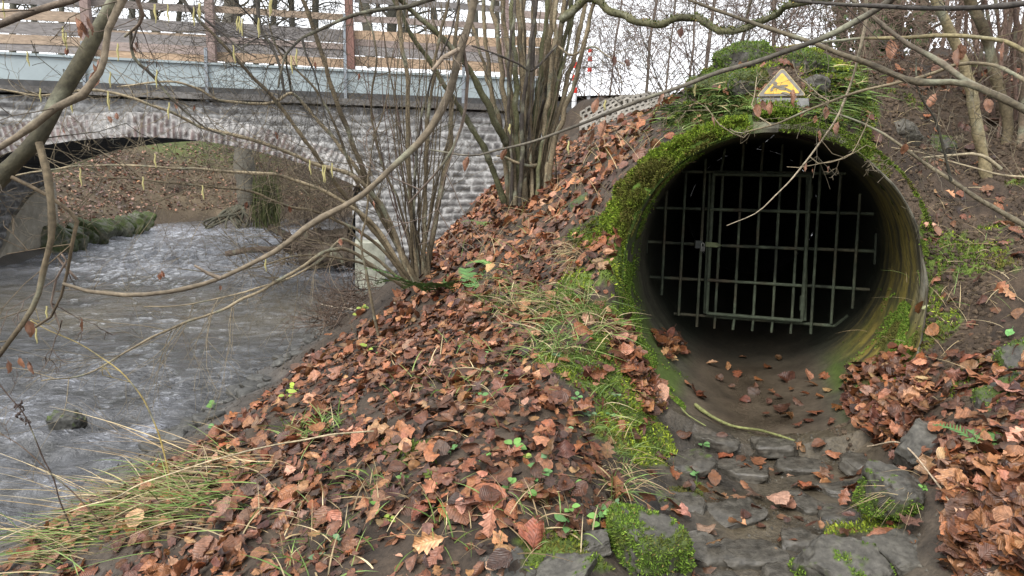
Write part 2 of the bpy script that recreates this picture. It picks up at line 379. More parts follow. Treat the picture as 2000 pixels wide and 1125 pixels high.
colr = colr * (1 - bedm * (1 - .6 * moss[:, None])) + mud * bedm * (1 - .6 * moss[:, None])
wet = np.clip(.15 + .75 * bedm[:, 0] * ss(.24, .04, np.abs(lat_ + .08 * np.sin(s_ * 5))) + .4 * bedm[:, 0], 0, 1) * (bedm[:, 0] > .2)
gr = (ss(13.5, 16, y) * ss(-.6, .6, fbm(np.column_stack([x, y]) * .5, 3, 71) + (z + .2)))[:, None]      # grass beyond the bridge
grass = np.array([.07, .085, .025]) * (1 + .4 * n2)
litf = np.array([.085, .064, .040]) * (1 + .6 * n2) * (1 + .5 * n1)
ff = (ss(13, 14.5, y) * ss(-2, -1.5, z))[:, None]
colr = colr * (1 - ff) + litf * ff; colr = colr * (1 - gr) + grass * gr
shing = (ss(-1.55, -1.9, z) * (y < 14))[:, None]
colr = colr * (1 - shing) + np.array([.06, .056, .05]) * (1 + .6 * n2) * shing
wet = np.maximum(wet, .5 * shing[:, 0])
nx, ny = len(gx), len(gy)
i = (np.arange(ny - 1)[:, None] * nx + np.arange(nx - 1)[None, :]).ravel()
F = np.stack([i, i + 1, i + 1 + nx, i + nx], -1)
fx, fy, fz = x[F].mean(1), y[F].mean(1), z[F].mean(1)
fs, fl = cul(fx, fy); rad = np.hypot(fl, fz - PA[2])
F = F[~((rad < PR + .004) & (fs > -.03) & (fs < 2.0))]
g = MB(); g.add(xyz, F, np.column_stack([colr, wet]))
tag(g.build('ground', M('earth', None, rough=.92, var=.45, scale=55, bump=.7, bdist=.012, wet=True, spec=.35)), 'leaf strewn earth banks of the stream', kind='structure')

# ------------------------------------------------------------------ stream
wx = axis(-16, -1.2, -6.5, -1.6, .035, 1.05); wy = axis(-8, 34, 3.2, 9, .035, 1.02)
QX, QY = np.meshgrid(wx, wy); qx, qy = QX.ravel(), QY.ravel(); q = np.column_stack([qx, qy])
rap = ss(7.2, 5.4, qy) * (.65 + .35 * fbm(q * .8, 2, 81)) + .95 * ss(10.0, 12.5, qy) * ss(19.8, 18.4, qy) + .30
rap = np.clip(rap, .12, 1.2) * ss(20.3, 18.5, qy) + .02
wv = fbm(np.column_stack([qx * 3.2 + .8 * fbm(q, 2, 3), qy * 4.5]), 3, 83); wv2 = fbm(np.column_stack([qx * 9, qy * 14]), 2, 85)
big = fbm(np.column_stack([qx * 1.1, qy * 1.6]), 2, 87)
wz = WZ + rap * (.03 * wv + .010 * wv2 + .018 * big)
foam_sheen = .7 * ss(.75, 1.3, wv + .5 * big + .7 * wv2) * ss(.55, .95, rap)
for (u, v, r) in ((270, 720, .5), (120, 740, .4), (150, 800, .45), (60, 860, .4)):
    c = PZ(u, v, WZ); dd = np.hypot(qx - c[0], (qy - c[1]) * 1.8)
    wz = wz + .05 * np.exp(-(dd / (r * .5)) ** 2); foam_sheen = np.maximum(foam_sheen, .75 * np.exp(-(dd / r) ** 2) * ss(.1, .8, fbm(q * np.array([5, 12]), 4, 89)))
fine = fbm(np.column_stack([qx * 7 + .6 * fbm(q * 2, 2, 4), qy * 11]), 3, 97)
foam_sheen = np.maximum(foam_sheen, (.62 + .3 * np.clip(fine + .4 * big, -1, 1)) * ss(9.8, 12.8, qy) * ss(20.3, 18.8, qy)); foam_sheen = np.maximum(foam_sheen, (.40 + .42 * np.clip(fine * .6 + .5 * big + .7 * wv, -1, 1)) * ss(7.4, 5.6, qy)); foam_sheen = np.maximum(foam_sheen, .18 + .24 * np.clip(fine, -1, 1))  # broad pale sheets paint sky reflection into the water, besides real foam
brown = ss(11, 9, qy) * ss(7.0, 8.5, qy)
wc = np.array([.018, .018, .016]) + brown[:, None] * np.array([.035, .028, .015]) * (.6 + .6 * fbm(q * 1.5, 3, 91))[:, None]
fk = foam_sheen[:, None] * (.20 + .22 * ss(9.5, 13, qy)[:, None]); wc = np.clip(wc, .01, 1) * (1 - fk) + np.array([.42, .44, .50]) * fk  # silvery sky sheen mixed into the water colour, strongest towards the bridge
nx, ny = len(wx), len(wy); i = (np.arange(ny - 1)[:, None] * nx + np.arange(nx - 1)[None, :]).ravel()
g = MB(); g.add(np.column_stack([qx, qy, wz]), np.stack([i, i + 1, i + 1 + nx, i + nx], -1), np.column_stack([wc, foam_sheen]))
mw = bpy.data.materials.new('stream_water'); mw.use_nodes = True; n, l = mw.node_tree.nodes, mw.node_tree.links; b = n['Principled BSDF']
at = n.new('ShaderNodeAttribute'); at.attribute_name = 'col'
tc = n.new('ShaderNodeTexCoord')
def wnoise(sc, det, dist):
    mp = n.new('ShaderNodeMapping'); mp.inputs['Scale'].default_value = sc; l.new(tc.outputs['Object'], mp.inputs['Vector'])
    nz = n.new('ShaderNodeTexNoise'); nz.inputs['Scale'].default_value = 1; nz.inputs['Detail'].default_value = det; nz.inputs['Distortion'].default_value = dist; nz.inputs['Roughness'].default_value = .62; l.new(mp.outputs[0], nz.inputs['Vector']); return nz.outputs['Fac']
fo = wnoise((13, 24, 13), 7, 1.2); th = n.new('ShaderNodeMath'); th.operation = 'MULTIPLY_ADD'; l.new(at.outputs['Alpha'], th.inputs[0]); th.inputs[1].default_value = -.42; th.inputs[2].default_value = .78
t2 = n.new('ShaderNodeMath'); t2.operation = 'ADD'; l.new(th.outputs[0], t2.inputs[0]); t2.inputs[1].default_value = .24
fm = n.new('ShaderNodeMapRange'); l.new(fo, fm.inputs['Value']); l.new(th.outputs[0], fm.inputs['From Min']); l.new(t2.outputs[0], fm.inputs['From Max'])
mxc = n.new('ShaderNodeMix'); mxc.data_type = 'RGBA'; l.new(fm.outputs[0], mxc.inputs['Factor']); l.new(at.outputs['Color'], mxc.inputs['A']); mxc.inputs['B'].default_value = (.30, .315, .355, 1); l.new(mxc.outputs['Result'], b.inputs['Base Color'])  # tint for foam and painted sky reflection alike
mr = n.new('ShaderNodeMapRange'); mr.inputs['To Min'].default_value = .05; mr.inputs['To Max'].default_value = .5; l.new(fm.outputs[0], mr.inputs['Value']); l.new(mr.outputs[0], b.inputs['Roughness'])
b.inputs['IOR'].default_value = 1.33; b.inputs['Specular IOR Level'].default_value = .9
ad = n.new('ShaderNodeMath'); ad.operation = 'ADD'; l.new(wnoise((9, 15, 9), 5, .6), ad.inputs[0]); m3_ = n.new('ShaderNodeMath'); m3_.operation = 'MULTIPLY'; m3_.inputs[1].default_value = .25; l.new(fo, m3_.inputs[0]); l.new(m3_.outputs[0], ad.inputs[1])
bp = n.new('ShaderNodeBump'); bp.inputs['Strength'].default_value = .8; bp.inputs['Distance'].default_value = .055; l.new(ad.outputs[0], bp.inputs['Height']); l.new(bp.outputs[0], b.inputs['Normal'])
tag(g.build('stream', mw), 'shallow stream with riffles', kind='structure')
# ------------------------------------------------------------------ bridge
BO = np.array([-7.9, 11.0, 0.0]); BA = math.radians(11); BS = np.array([math.cos(BA), math.sin(BA), 0]); BN = np.array([-BS[1], BS[0], 0]); UP = np.array([0, 0, 1.0])
def BP(s, t, z): return BO + np.outer(np.atleast_1d(s) + .10 * np.atleast_1d(t), BS) + np.outer(np.atleast_1d(t), BN) + np.outer(np.atleast_1d(z), UP)      # the barrel is slightly skewed
def bface(u, v, t=0.0):
    """bridge coordinates (s along, z) of the point seen at a pixel, on the plane t behind the face"""
    d = CF + (u - 1000) / FPX * CR + (562.5 - v) / FPX * CU
    o = BO + t * BN; k = (o @ BN) / (d @ BN); p = d * k
    return (p - o) @ BS, p[2]
S0, S1 = bface(-128, 330)[0], bface(692, 350)[0]
ZS, ZC = -.50, bface(283, 268)[1]
ca, ha = (S1 - S0) / 2, ZC - ZS; AR = ca * ca / (2 * ha) + ha / 2; AC = (S0 + S1) / 2; AZ = ZC - AR
TH = math.asin(ca / AR); BW = 3.2; ZT = .80
BR = np.array([[BS[0], BN[0], 0], [BS[1], BN[1], 0], [0, 0, 1]])
bridge = thing('stone_bridge', BP(AC, 0, WZ)[0], 'low stone arch bridge with brick arch ring crossing the stream', 'bridge')
mstone = M('old_stone', None, rough=.9, var=.45, scale=26, bump=.6, bdist=.01)
def courses(S, Z, rise, wid, seed, off=0):
    """rounded stones in courses: returns height 0..1 above the joints and a number per stone"""
    Z2 = Z + .034 * fbm(np.column_stack([S * 2, Z * 2]), 2, seed); r = np.floor(Z2 / rise); fz = Z2 / rise - r
    S2 = S + (r * .37 % 1) * wid + .06 * fbm(np.column_stack([S * 5, Z * 5]), 2, seed + 1)
    w = wid * (.65 + .8 * _h(r, r * 0, r * 0, seed)); c = np.floor(S2 / w); fs = S2 / w - c
    e = np.minimum(np.minimum(fs, 1 - fs) * w, np.minimum(fz, 1 - fz) * rise)
    return ss(.004, .03, e + .006 * vn(np.column_stack([S * 25, Z * 25]), seed)), _h(r, c, r * 0, seed + 3)
def stonewall(Sv, Zv, place, rise, wid, seed, dark, light, depth=.035, keep=None, blot=.5):
    QS, QZ = np.meshgrid(Sv, Zv); S, Z = QS.ravel(), QZ.ravel(); h, idn = courses(S, Z, rise, wid, seed)
    rgh = fbm(np.column_stack([S * 11, Z * 11]), 3, seed + 5)
    c = np.array(dark) * (.65 + .8 * idn[:, None]) * (1 + .35 * rgh[:, None])
    m = (1 - h)[:, None]; c = c * (1 - m) + np.array(light) * m * (1 + .3 * rgh[:, None])
    wsh = ss(.1, .9, fbm(np.column_stack([S * 1.1, Z * 2.2]), 3, seed + 7) + blot * .4)[:, None] * blot
    c = c * (1 - wsh) + np.array(light) * .85 * wsh * (1 + .2 * rgh[:, None])
    V = place(S, Z, depth * (h * (.6 + .5 * idn) + .22 * rgh))
    nx, ny = len(Sv), len(Zv); i = (np.arange(ny - 1)[:, None] * nx + np.arange(nx - 1)[None, :]).ravel(); F = np.stack([i, i + 1, i + 1 + nx, i + nx], -1)
    if keep is not None: k = keep(S, Z); F = F[k[F].all(1)]
    return MB().add(V, F, np.clip(c, .01, 1))
RB = .36
def kface(S, Z):
    inr = np.hypot(S - AC, Z - AZ) < AR + RB - .03; wedge = np.abs(np.arctan2(S - AC, Z - AZ)) < TH + .015
    return ~(inr & wedge) & ~((np.abs(S - AC) < ca) & (Z < ZS + .1))
stonewall(np.arange(S0 - 3.2, S1 + 7.6, .026), np.arange(-2.2, ZT - .1, .024), lambda S, Z, h: BP(S, 0, 0) + 0 * 1 + np.outer(Z, UP) - np.outer(h, BN), .118, .215, 11, (.10, .097, .095), (.31, .31, .305), depth=.026, keep=kface, blot=.55).build('spandrel_wall', mstone, bridge)
# arch ring of bricks on end, partly limed over
A = np.arange(-TH - .02, TH + .02, .0028); Rr = np.arange(0, RB + .01, .024)
QA, QR = np.meshgrid(A, Rr); qa, qr = QA.ravel(), QR.ravel(); arc = qa * AR
h, idn = courses(qr, arc, .085, .26, 21)
rgh = fbm(np.column_stack([arc * 9, qr * 9]), 3, 23)[:, None]; lime = ss(-.25, .35, fbm(np.column_stack([arc * .9, qr * 2.2]), 3, 27) + .3 - .9 * (qr - .16))[:, None] * .8
c = np.array([.105, .080, .076]) * (.6 + .8 * idn[:, None]) * (1 + .3 * rgh); c = c * h[:, None] + np.array([.28, .27, .26]) * (1 - h[:, None])
c = c * (1 - lime) + np.array([.34, .335, .325]) * lime * (1 + .25 * rgh)
V = BP(AC + (AR + qr) * np.sin(qa), -.022 - .022 * h - .01 * rgh[:, 0], AZ + (AR + qr) * np.cos(qa))
nx, ny = len(A), len(Rr); i = (np.arange(ny - 1)[:, None] * nx + np.arange(nx - 1)[None, :]).ravel()
MB().add(V, np.stack([i, i + 1, i + 1 + nx, i + nx], -1), np.clip(c, .01, 1)).build('arch_ring', mstone, bridge)
# soffit, abutments
A = np.linspace(-TH, TH, 240); Tt = np.arange(-.04, BW, .05); QA, QT = np.meshgrid(A, Tt); qa, qt = QA.ravel(), QT.ravel()
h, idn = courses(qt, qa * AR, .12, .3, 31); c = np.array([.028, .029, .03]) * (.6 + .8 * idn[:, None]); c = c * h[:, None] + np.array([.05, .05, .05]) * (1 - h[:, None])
nx, ny = len(A), len(Tt); i = (np.arange(ny - 1)[:, None] * nx + np.arange(nx - 1)[None, :]).ravel()
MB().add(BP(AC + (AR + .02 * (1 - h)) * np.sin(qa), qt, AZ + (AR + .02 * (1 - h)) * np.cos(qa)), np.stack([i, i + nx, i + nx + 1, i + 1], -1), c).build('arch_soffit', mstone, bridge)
for sg, se in ((1, S0), (-1, S1)):
    stonewall(np.arange(-.03, BW + .02, .03), np.arange(-2.3, ZS + .03, .026), lambda S, Z, h: BP(se + sg * h, S, Z), .13, .24, 33, (.12, .117, .115), (.26, .26, .26), blot=.1).build('abutment', mstone, bridge)
# the concrete repair on the far abutment
pc = MB()
pp = [(-.01, -2.25), (1.0, -2.25), (1.0, -1.95), (1.5, -1.62), (1.75, -1.2), (2.1, -.95), (2.6, -.72), (BW + .02, -.66), (BW + .02, -2.25)]
pp = [(.9, -2.28), (1.1, -1.95), (1.55, -1.55), (1.8, -1.2), (2.2, -.95), (2.7, -.74), (BW + .03, -.68), (BW + .03, -2.28)]
V = np.vstack([BP(S0 + .075, t, z) for t, z in pp] + [BP(S0 - .02, t, z) for t, z in pp]); k = len(pp)
pc.add(V, [list(range(k))[::-1]], (.30, .275, .225)); pc.add(V, [[i, (i + 1) % k, (i + 1) % k + k, i + k] for i in range(k)], (.19, .175, .14))
o = pc.build('repair_patch', M('patched_concrete', None, rough=.85, var=.4, scale=5, bump=.4, bdist=.02), bridge, smooth=False); tag(o, 'pale concrete patch')
# deck slab, coping and far face
d = MB()
d.box(BP(AC + 1.5, BW / 2, ZT + .0)[0], (15.6, BW + .02, .19), BR, (.05, .05, .05)); d.build('deck_slab', M('deck', None, var=.4, scale=8), bridge, smooth=False)
d = MB()
for i in range(15): d.box(BP(S0 - 3.0 + i * .95 + .47, .02 + .012 * random.random(), ZT - .045 + .008 * random.random())[0], (.935, .3, .09), BR, np.array([.10, .095, .09]) * random.uniform(.7, 1.2))
d.build('coping', mstone, bridge, smooth=False)
d = MB(); SA = np.linspace(S0, S1, 60); zz = AZ + np.sqrt(AR ** 2 - (SA - AC) ** 2)
V = np.vstack([BP(SA, BW, zz), BP(SA, BW, ZT - .1 + 0 * SA)]); i = np.arange(59); d.add(V, np.stack([i, i + 60, i + 61, i + 1], -1), (.1, .1, .1))
for a, b in ((S0 - 3.2, S0), (S1, S1 + 7.5)): d.add(np.vstack([BP(s, BW, z) for s, z in ((a, -2.2), (b, -2.2), (b, ZT - .1), (a, ZT - .1))]), [[0, 3, 2, 1]], (.1, .1, .1))
d.build('rear_wall', mstone, bridge)
# concrete foot of the near abutment
c0 = P(704, 560, 10.85); d = MB(); d.box((c0[0] + .1, 11.05, -1.72), (.42, .5, .92), BR, (.23, .235, .19))
o = d.build('abutment_foot', M('mossy_concrete', None, rough=.9, var=.5, scale=7, bump=.5, bdist=.02), bridge, smooth=False); tag(o, 'pale green stained concrete block')

# steel parapet: blue-grey sheets on galvanised uprights
par = thing('steel_barrier', BP(AC, .1, ZT)[0], 'blue grey sheet metal barrier along the bridge edge', 'barrier')
msheet = M('painted_sheet', None, rough=.45, var=.16, scale=2.2, bump=.03, spec=.4); mgalv = M('galvanised', (.20, .22, .24), rough=.5, var=.25, scale=9, bump=.1, metal=.5)
def zline(v0, v1, s, u0=0, u1=1066): return None
sL, zTL = bface(-60, 98); sR, zTR = bface(1068, 155); _, zBL = bface(0, 171); _, zBR = bface(1060, 208)
zt = lambda s: zTL + (zTR - zTL) * (s - sL) / (sR - sL); zb = lambda s: zBL + (zBR - zBL) * (s - sL) / (sR - sL)
ups = [bface(u, 150)[0] for u in (-96, 167, 405, 675, 905)] + [sR]
for a, b in zip(ups[:-1], ups[1:]):
    m = MB()
    for (t0, t1, dz0, dz1) in ((.0, .012, 0, 0), (-.035, -.001, -.002, -.035)):       # sheet and its folded upper lip
        lo = (lambda s: zb(s)) if dz1 == 0 else (lambda s: zt(s) + dz1)
        q = [(a + .006, t0, lo(a)), (b - .006, t0, lo(b)), (b - .006, t0, zt(b) + dz0), (a + .006, t0, zt(a) + dz0), (a + .006, t1, lo(a)), (b - .006, t1, lo(b)), (b - .006, t1, zt(b) + dz0), (a + .006, t1, zt(a) + dz0)]
        m.add(np.vstack([BP(*k) for k in q]), [[0, 1, 2, 3], [5, 4, 7, 6], [0, 4, 5, 1], [3, 2, 6, 7], [0, 3, 7, 4], [1, 5, 6, 2]], (.225, .265, .275))
    m.build('sheet_panel', msheet, par, smooth=False)
for s in ups:
    m = MB()
    for ds, t, w, dp in ((0, -.05, .042, .006), (-.018, -.03, .006, .04), (.018, -.03, .006, .04)): m.box(BP(s + ds, t, (zb(s) + zt(s)) / 2 + .05)[0], (w, dp, zt(s) - zb(s) + .3), BR, (.3, .3, .3))
    m.build('upright', mgalv, par, smooth=False)

# timber fence behind the barrier
fen = thing('timber_fence', BP(AC, .3, ZT)[0], 'makeshift fence of weathered horizontal planks above the metal barrier', 'fence')
mwood = M('weathered_plank', None, rough=.85, var=.35, scale=14, bump=.4, bdist=.006, stretch=(.35, 3, 3))
FT = .22
TAN, GRY, PNK, ORG, BRN = (.26, .20, .148), (.165, .153, .148), (.235, .19, .17), (.30, .215, .145), (.15, .13, .118)
posts = [-110, 173, 412, 686, 988, 1200]
bays = [[(-32, -8, BRN), (-2, 10, GRY), (20, 40, TAN), (43, 66, GRY), (70, 86, TAN), (83, 100, GRY), (-62, -44, BRN)],
        [(-34, -14, GRY), (5, 19, BRN), (38, 58, GRY), (62, 66, TAN), (66, 84, GRY), (85, 100, PNK), (102, 118, ORG), (-60, -42, TAN)],
        [(-30, -10, BRN), (19, 32, TAN), (50, 74, GRY), (78, 88, PNK), (89, 106, GRY), (108, 124, ORG), (-58, -40, GRY)],
        [(-32, -8, BRN), (2, 14, GRY), (38, 48, PNK), (66, 82, ORG), (84, 95, PNK), (97, 113, GRY), (116, 133, ORG), (-58, -42, TAN)],
        [(-22, 0, GRY), (22, 36, PNK), (44, 58, PNK), (72, 88, ORG), (92, 104, TAN), (106, 128, BRN), (132, 146, TAN), (-52, -36, TAN)]]
for k in range(5):
    ua, ub = posts[k], posts[k + 1]; um = (max(ua, 0) + ub) / 2 if k == 0 else (ua + ub) / 2
    if k == 4: ub = 1090; um = 1035
    for (v0, v1, c) in bays[k]:
        v1 += 2 if v0 > 30 else 0
        _, za = bface(um, v0, FT); _, zb_ = bface(um, v1, FT); sa, sb = bface(ua, v0, FT)[0], bface(ub, v0, FT)[0]
        sa += random.uniform(-.06, .04); sb += random.uniform(-.04, .1); sl_ = random.uniform(-.006, .004); tt = FT + random.uniform(-.006, .012)
        m = MB(); n = 8; Sv = np.linspace(sa, sb, n); mid = (sa + sb) / 2; wob = .006 * vn(np.column_stack([Sv * 2, Sv * 0 + v0]), 5)
        cv = np.array(c) * random.uniform(.8, 1.15)
        V = []
        for s, w in zip(Sv, wob):
            for (t, zz) in ((tt, zb_), (tt, za), (tt + .024, za), (tt + .024, zb_)): V.append(BP(s, t, zz + w + sl_ * (s - mid))[0])
        V = np.array(V); i = np.arange(n - 1) * 4
        F = np.vstack([np.stack([i + j, i + 4 + j, i + 4 + (j + 1) % 4, i + (j + 1) % 4], -1) for j in range(4)] + [[[0, 1, 2, 3]], [[4 * n - 1, 4 * n - 2, 4 * n - 3, 4 * n - 4]]])
        m.add(V, F, np.tile(cv, (len(V), 1)) * (1 + .12 * fbm(V * 1.5, 2, 6))[:, None]); m.build('plank', mwood, fen, smooth=False)
mpost = M('red_timber', None, rough=.85, var=.35, scale=16, bump=.4, bdist=.006, stretch=(3, 3, .4))
for k, (u, lean) in enumerate(((-96, 0), (176, .03), (414, .02), (686, .03), (988, .03))):
    s, z = bface(u, 130, FT - .1); m = MB(); w = .115
    z0 = zb(s) - .02; tp = z + (1.9 if k != 4 else 1.15)
    c = (.155, .085, .07) if k == 3 else (.20, .15, .135)
    V = []
    for zz in (z0, tp):
        for a, b in ((-1, -1), (1, -1), (1, 1), (-1, 1)): V.append(BP(s + a * w / 2 - lean * (zz - z0), FT - .07 + b * .055, zz)[0])
    m.add(V, [[0, 1, 5, 4], [1, 2, 6, 5], [2, 3, 7, 6], [3, 0, 4, 7], [4, 5, 6, 7]], c); m.build('post', mpost, fen, smooth=False)
# one steel strap beside the brown post
m = MB(); s, z = bface(672, 90, FT - .14); m.box(BP(s, FT - .14, z + .1)[0], (.035, .012, .75), BR, (.3, .33, .38)); m.build('steel_strap', mgalv, fen, smooth=False)

# road behind, paved embankment, marker posts
d = MB(); q = np.vstack([BP(s, t, z) for s, t, z in ((-30, -.0 + .35, 0), (AC + 9, .35, 0), (AC + 40, .35, 0))]);
ss_ = np.linspace(S0 - 25, S1 + 22, 120); tt_ = np.linspace(.36, BW - .1, 8); QS, QT = np.meshgrid(ss_, tt_)
V = BP(QS.ravel(), QT.ravel(), ZT + .105 + .0 * QS.ravel()); V[:, 2] += ss(S1 + 1, S1 + 6, QS.ravel()) * .22
i = (np.arange(7)[:, None] * 120 + np.arange(119)[None, :]).ravel()
d.add(V, np.stack([i, i + 1, i + 121, i + 120], -1), (.055, .055, .057)); tag(d.build('road', M('asphalt', None, rough=.9, var=.3, scale=60, bump=.4)), 'asphalt lane over the bridge', kind='structure')
def marker(u, vt, vb, wpx, y, bands, label):
    b0 = P(u, vb, y); h = P(u, vt, y)[2] - b0[2]; r = wpx / FPX * y / 2; root = thing('marker_post', (b0[0], b0[1], b0[2]), label, 'marker post')
    mw_, mr_ = M('post_white', (.75, .77, .8), rough=.4, var=.08, bump=.05), M('post_red', (.62, .035, .02), rough=.4, var=.1, bump=.05)
    def seg(z0, z1, rr, m, nm, base=0):
        th = np.arange(14) / 14 * 2 * math.pi; prof = [(z0, rr), (z1, rr)]
        mb = MB(); V = np.vstack([np.column_stack([b0[0] + k * np.cos(th), b0[1] + k * np.sin(th), np.full(14, b0[2] + zz)]) for zz, k in ((z0, rr * .94), (z0 + .008, rr), (z1 - .008, rr), (z1, rr * .94))])
        i = np.arange(14); mb.add(V, np.vstack([np.stack([k * 14 + i, k * 14 + (i + 1) % 14, k * 14 + 14 + (i + 1) % 14, k * 14 + 14 + i], -1) for k in range(3)]))
        mb.add(V[42:], [list(range(14))]); mb.build(nm, m, root)
    seg(-.25, h, r, mw_, 'shaft')
    for a, b in bands: seg(h * a, h * b, r + .004, mr_, 'red_band')
marker(1122, 118, 182, 9.5, 12.6, ((0, .17), (.38, .56), (.76, .95)), 'shorter red and white marker post with a red foot beside hazel stems')
marker(1150, 96, 178, 7.5, 13.2, ((.46, .56), (.70, .82), (.92, 1.0)), 'taller slimmer red and white marker post with a red top')
# honeycomb paving on the embankment face
hp = MB()
for r in range(7):
    for c in range(16):
        u = 1142 + c * 10.5 + (r % 2) * 5.2; v = 233 - r * 6.0 + (c * -1.0); 
        b = P(u, v, 10.6 + r * .22); nrm = np.array([-.1, -.62, .78]); nrm /= np.linalg.norm(nrm); e1 = np.array([1, 0, 0.]); e1 -= nrm * (e1 @ nrm); e1 /= np.linalg.norm(e1); e2 = np.cross(nrm, e1)
        zt_ = T(b[0], b[1])[0]; b = np.array([b[0], b[1], zt_ + .03]); th = np.arange(6) / 6 * 2 * math.pi + .5
        o_ = [b + (.075 * np.cos(t) * e1 + .12 * np.sin(t) * e2) for t in th]; i_ = [b + .58 * (.075 * np.cos(t) * e1 + .12 * np.sin(t) * e2) for t in th]; lo = [p - nrm * .08 for p in i_]; ol = [p - nrm * .1 for p in o_]
        col = np.array([.20, .185, .16]) * random.uniform(.7, 1.1)
        hp.add(np.array(o_ + i_ + lo + ol), [[k, (k + 1) % 6, 6 + (k + 1) % 6, 6 + k] for k in range(6)] + [[6 + k, 6 + (k + 1) % 6, 12 + (k + 1) % 6, 12 + k] for k in range(6)] + [[18 + k, 18 + (k + 1) % 6, (k + 1) % 6, k] for k in range(6)], col)
tag(hp.build('paved_embankment', M('paver', None, var=.3, scale=20), smooth=False), 'honeycomb concrete pavers on the embankment', kind='structure')

# ------------------------------------------------------------------ culvert pipe
pipe = thing('culvert_pipe', PA + np.array([0, 0, -PR]), 'round concrete culvert mouth, mossy on its left rim, opening into the bank', 'culvert')
def CY(s, th, r): return PA + np.multiply.outer(s, PD) + (np.sin(th) * r)[..., None] * PL - (np.cos(th) * r)[..., None] * UP
def front(th):
    a = np.abs(th); d = np.degrees(a)
    return -.50 * ss(112, 36, d) + .022 * vn(np.column_stack([th * 7, th * 0]), 3) + .012 * vn(np.column_stack([th * 23, th * 0]), 6) + .02 * vn(np.column_stack([th * 2, th * 0]), 4)
nth = 260; th = np.linspace(-math.pi, math.pi, nth + 1)
sv = np.concatenate([np.linspace(0, 1, 60) ** 1.2 * 1.6, np.linspace(1.65, 5.5, 20)]); f0 = front(th)
Sg = f0[None, :] * (1 - ss(0, 1.0, sv))[:, None] + sv[:, None]; TT = np.broadcast_to(th, Sg.shape)
rn = .004 * fbm(np.column_stack([TT.ravel() * 9, Sg.ravel() * 5]), 3, 5).reshape(Sg.shape)
V = CY(Sg, TT, PR + rn); Vf = V.reshape(-1, 3)
aa = TT.ravel(); sg = Sg.ravel(); dg = np.degrees(aa)
str_ = fbm(np.column_stack([aa * 2.2, sg * 26]), 4, 7)[:, None] + .4 * fbm(np.column_stack([aa * 9, sg * 60]), 2, 8)[:, None]; nn = fbm(np.column_stack([aa * 5, sg * 6]), 3, 9)[:, None]
base = np.array([.055, .052, .036]) * (1 + .45 * str_); oliv = np.array([.125, .10, .022]) * (1 + .6 * str_); mosc_ = np.array([.042, .062, .013]) * (1 + .4 * nn); bedc = np.array([.056, .044, .031]) * (1 + .35 * nn); shade_col = np.array([.012, .016, .009])
wol = (ss(30, 55, dg) * ss(150, 115, dg) * ss(1.35, .75, sg))[:, None] * np.clip(.75 + .6 * str_, 0, 1)
wms = np.clip((ss(-25, -38, dg) * ss(-175, -150, dg) * ss(.75, .1, sg - .0))[:, None] * 1.2 + (ss(24, 38, dg) * ss(88, 58, dg) * ss(1.1, .4, sg))[:, None] * 1.1 + (ss(140, 170, np.abs(dg)) * ss(.2, .0, sg))[:, None] * .5, 0, 1) * np.clip(.65 + .8 * nn, 0, 1)
wbd = (ss(38, 24, np.abs(dg)))[:, None]
c = base * (1 - wol) + oliv * wol; c = c * (1 - wms) + mosc_ * wms; c = c * (1 - wbd) + bedc * wbd
pal = (ss(70, 95, dg) * ss(130, 105, dg) * ss(.16, .0, sg))[:, None] * np.clip(.5 + str_, 0, 1); c = c * (1 - pal) + np.array([.26, .25, .21]) * pal
inner_shade = ss(.6, 1.35, sg)[:, None] * (1 - .5 * wbd) * .8; c = c * (1 - inner_shade) + shade_col * inner_shade  # shade deep inside the barrel is painted into its colour
wet = np.clip((ss(17, 0, np.abs(dg + 1 + 7 * nn[:, 0])) * .5 + .25 * ss(40, 12, np.abs(dg)) * 1.6), 0, 1) * ss(1.3, .5, sg)
k = nth + 1; i = (np.arange(len(sv) - 1)[:, None] * k + np.arange(nth)[None, :]).ravel()
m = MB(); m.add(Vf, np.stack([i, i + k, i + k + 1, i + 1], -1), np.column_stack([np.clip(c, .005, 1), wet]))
# lip: end face and outer skin
tk = .012 + .032 * ss(140, 165, np.degrees(np.abs(th))) + .03 * ss(-3.12, -2.7, th) * ss(0, -.4, th); ro = PR + tk + .006 * vn(np.column_stack([th * 5, th * 0]), 8); Vl = [CY(f0, th, PR + rn[0]), CY(f0 - .006, th, PR + tk * .4), CY(f0 + .006, th, ro), CY(f0 + .35, th, ro)]
cl_ = np.array([.075, .07, .052])[None] * (1 + .5 * fbm(np.column_stack([th * 14, th * 0]), 3, 12))[:, None]
er = ss(-.1, .35, fbm(np.column_stack([th * 6, th * 0 + 3]), 3, 14) + .5 * ss(60, 40, np.abs(np.degrees(th))))[:, None]; cl_ = cl_ * (1 - er) + np.array([.036, .03, .02]) * er
ml = ss(-20, -35, np.degrees(th))[:, None] * ss(-178, -165, np.degrees(th))[:, None]; cl_ = cl_ * (1 - ml) + np.array([.05, .085, .014]) * ml
j = np.arange(nth)
m2 = MB()
for q in range(3): m2.add(np.vstack([Vl[q], Vl[q + 1]]), np.stack([j, j + 1, j + 1 + k, j + k], -1), np.vstack([cl_, cl_]))
mcon = M('culvert_concrete', None, rough=.85, var=.3, scale=40, bump=.45, bdist=.006, wet=True)
m.build('barrel', mcon, pipe); m2.build('rim', mcon, pipe)
m3 = MB(); e = CY(np.full(k, 5.48), th, np.full(k, PR)); m3.add(e, [list(range(nth))], (.01, .01, .01)); m3.build('dark_cap', mcon, pipe)  # black cap added to stand for the darkness far inside

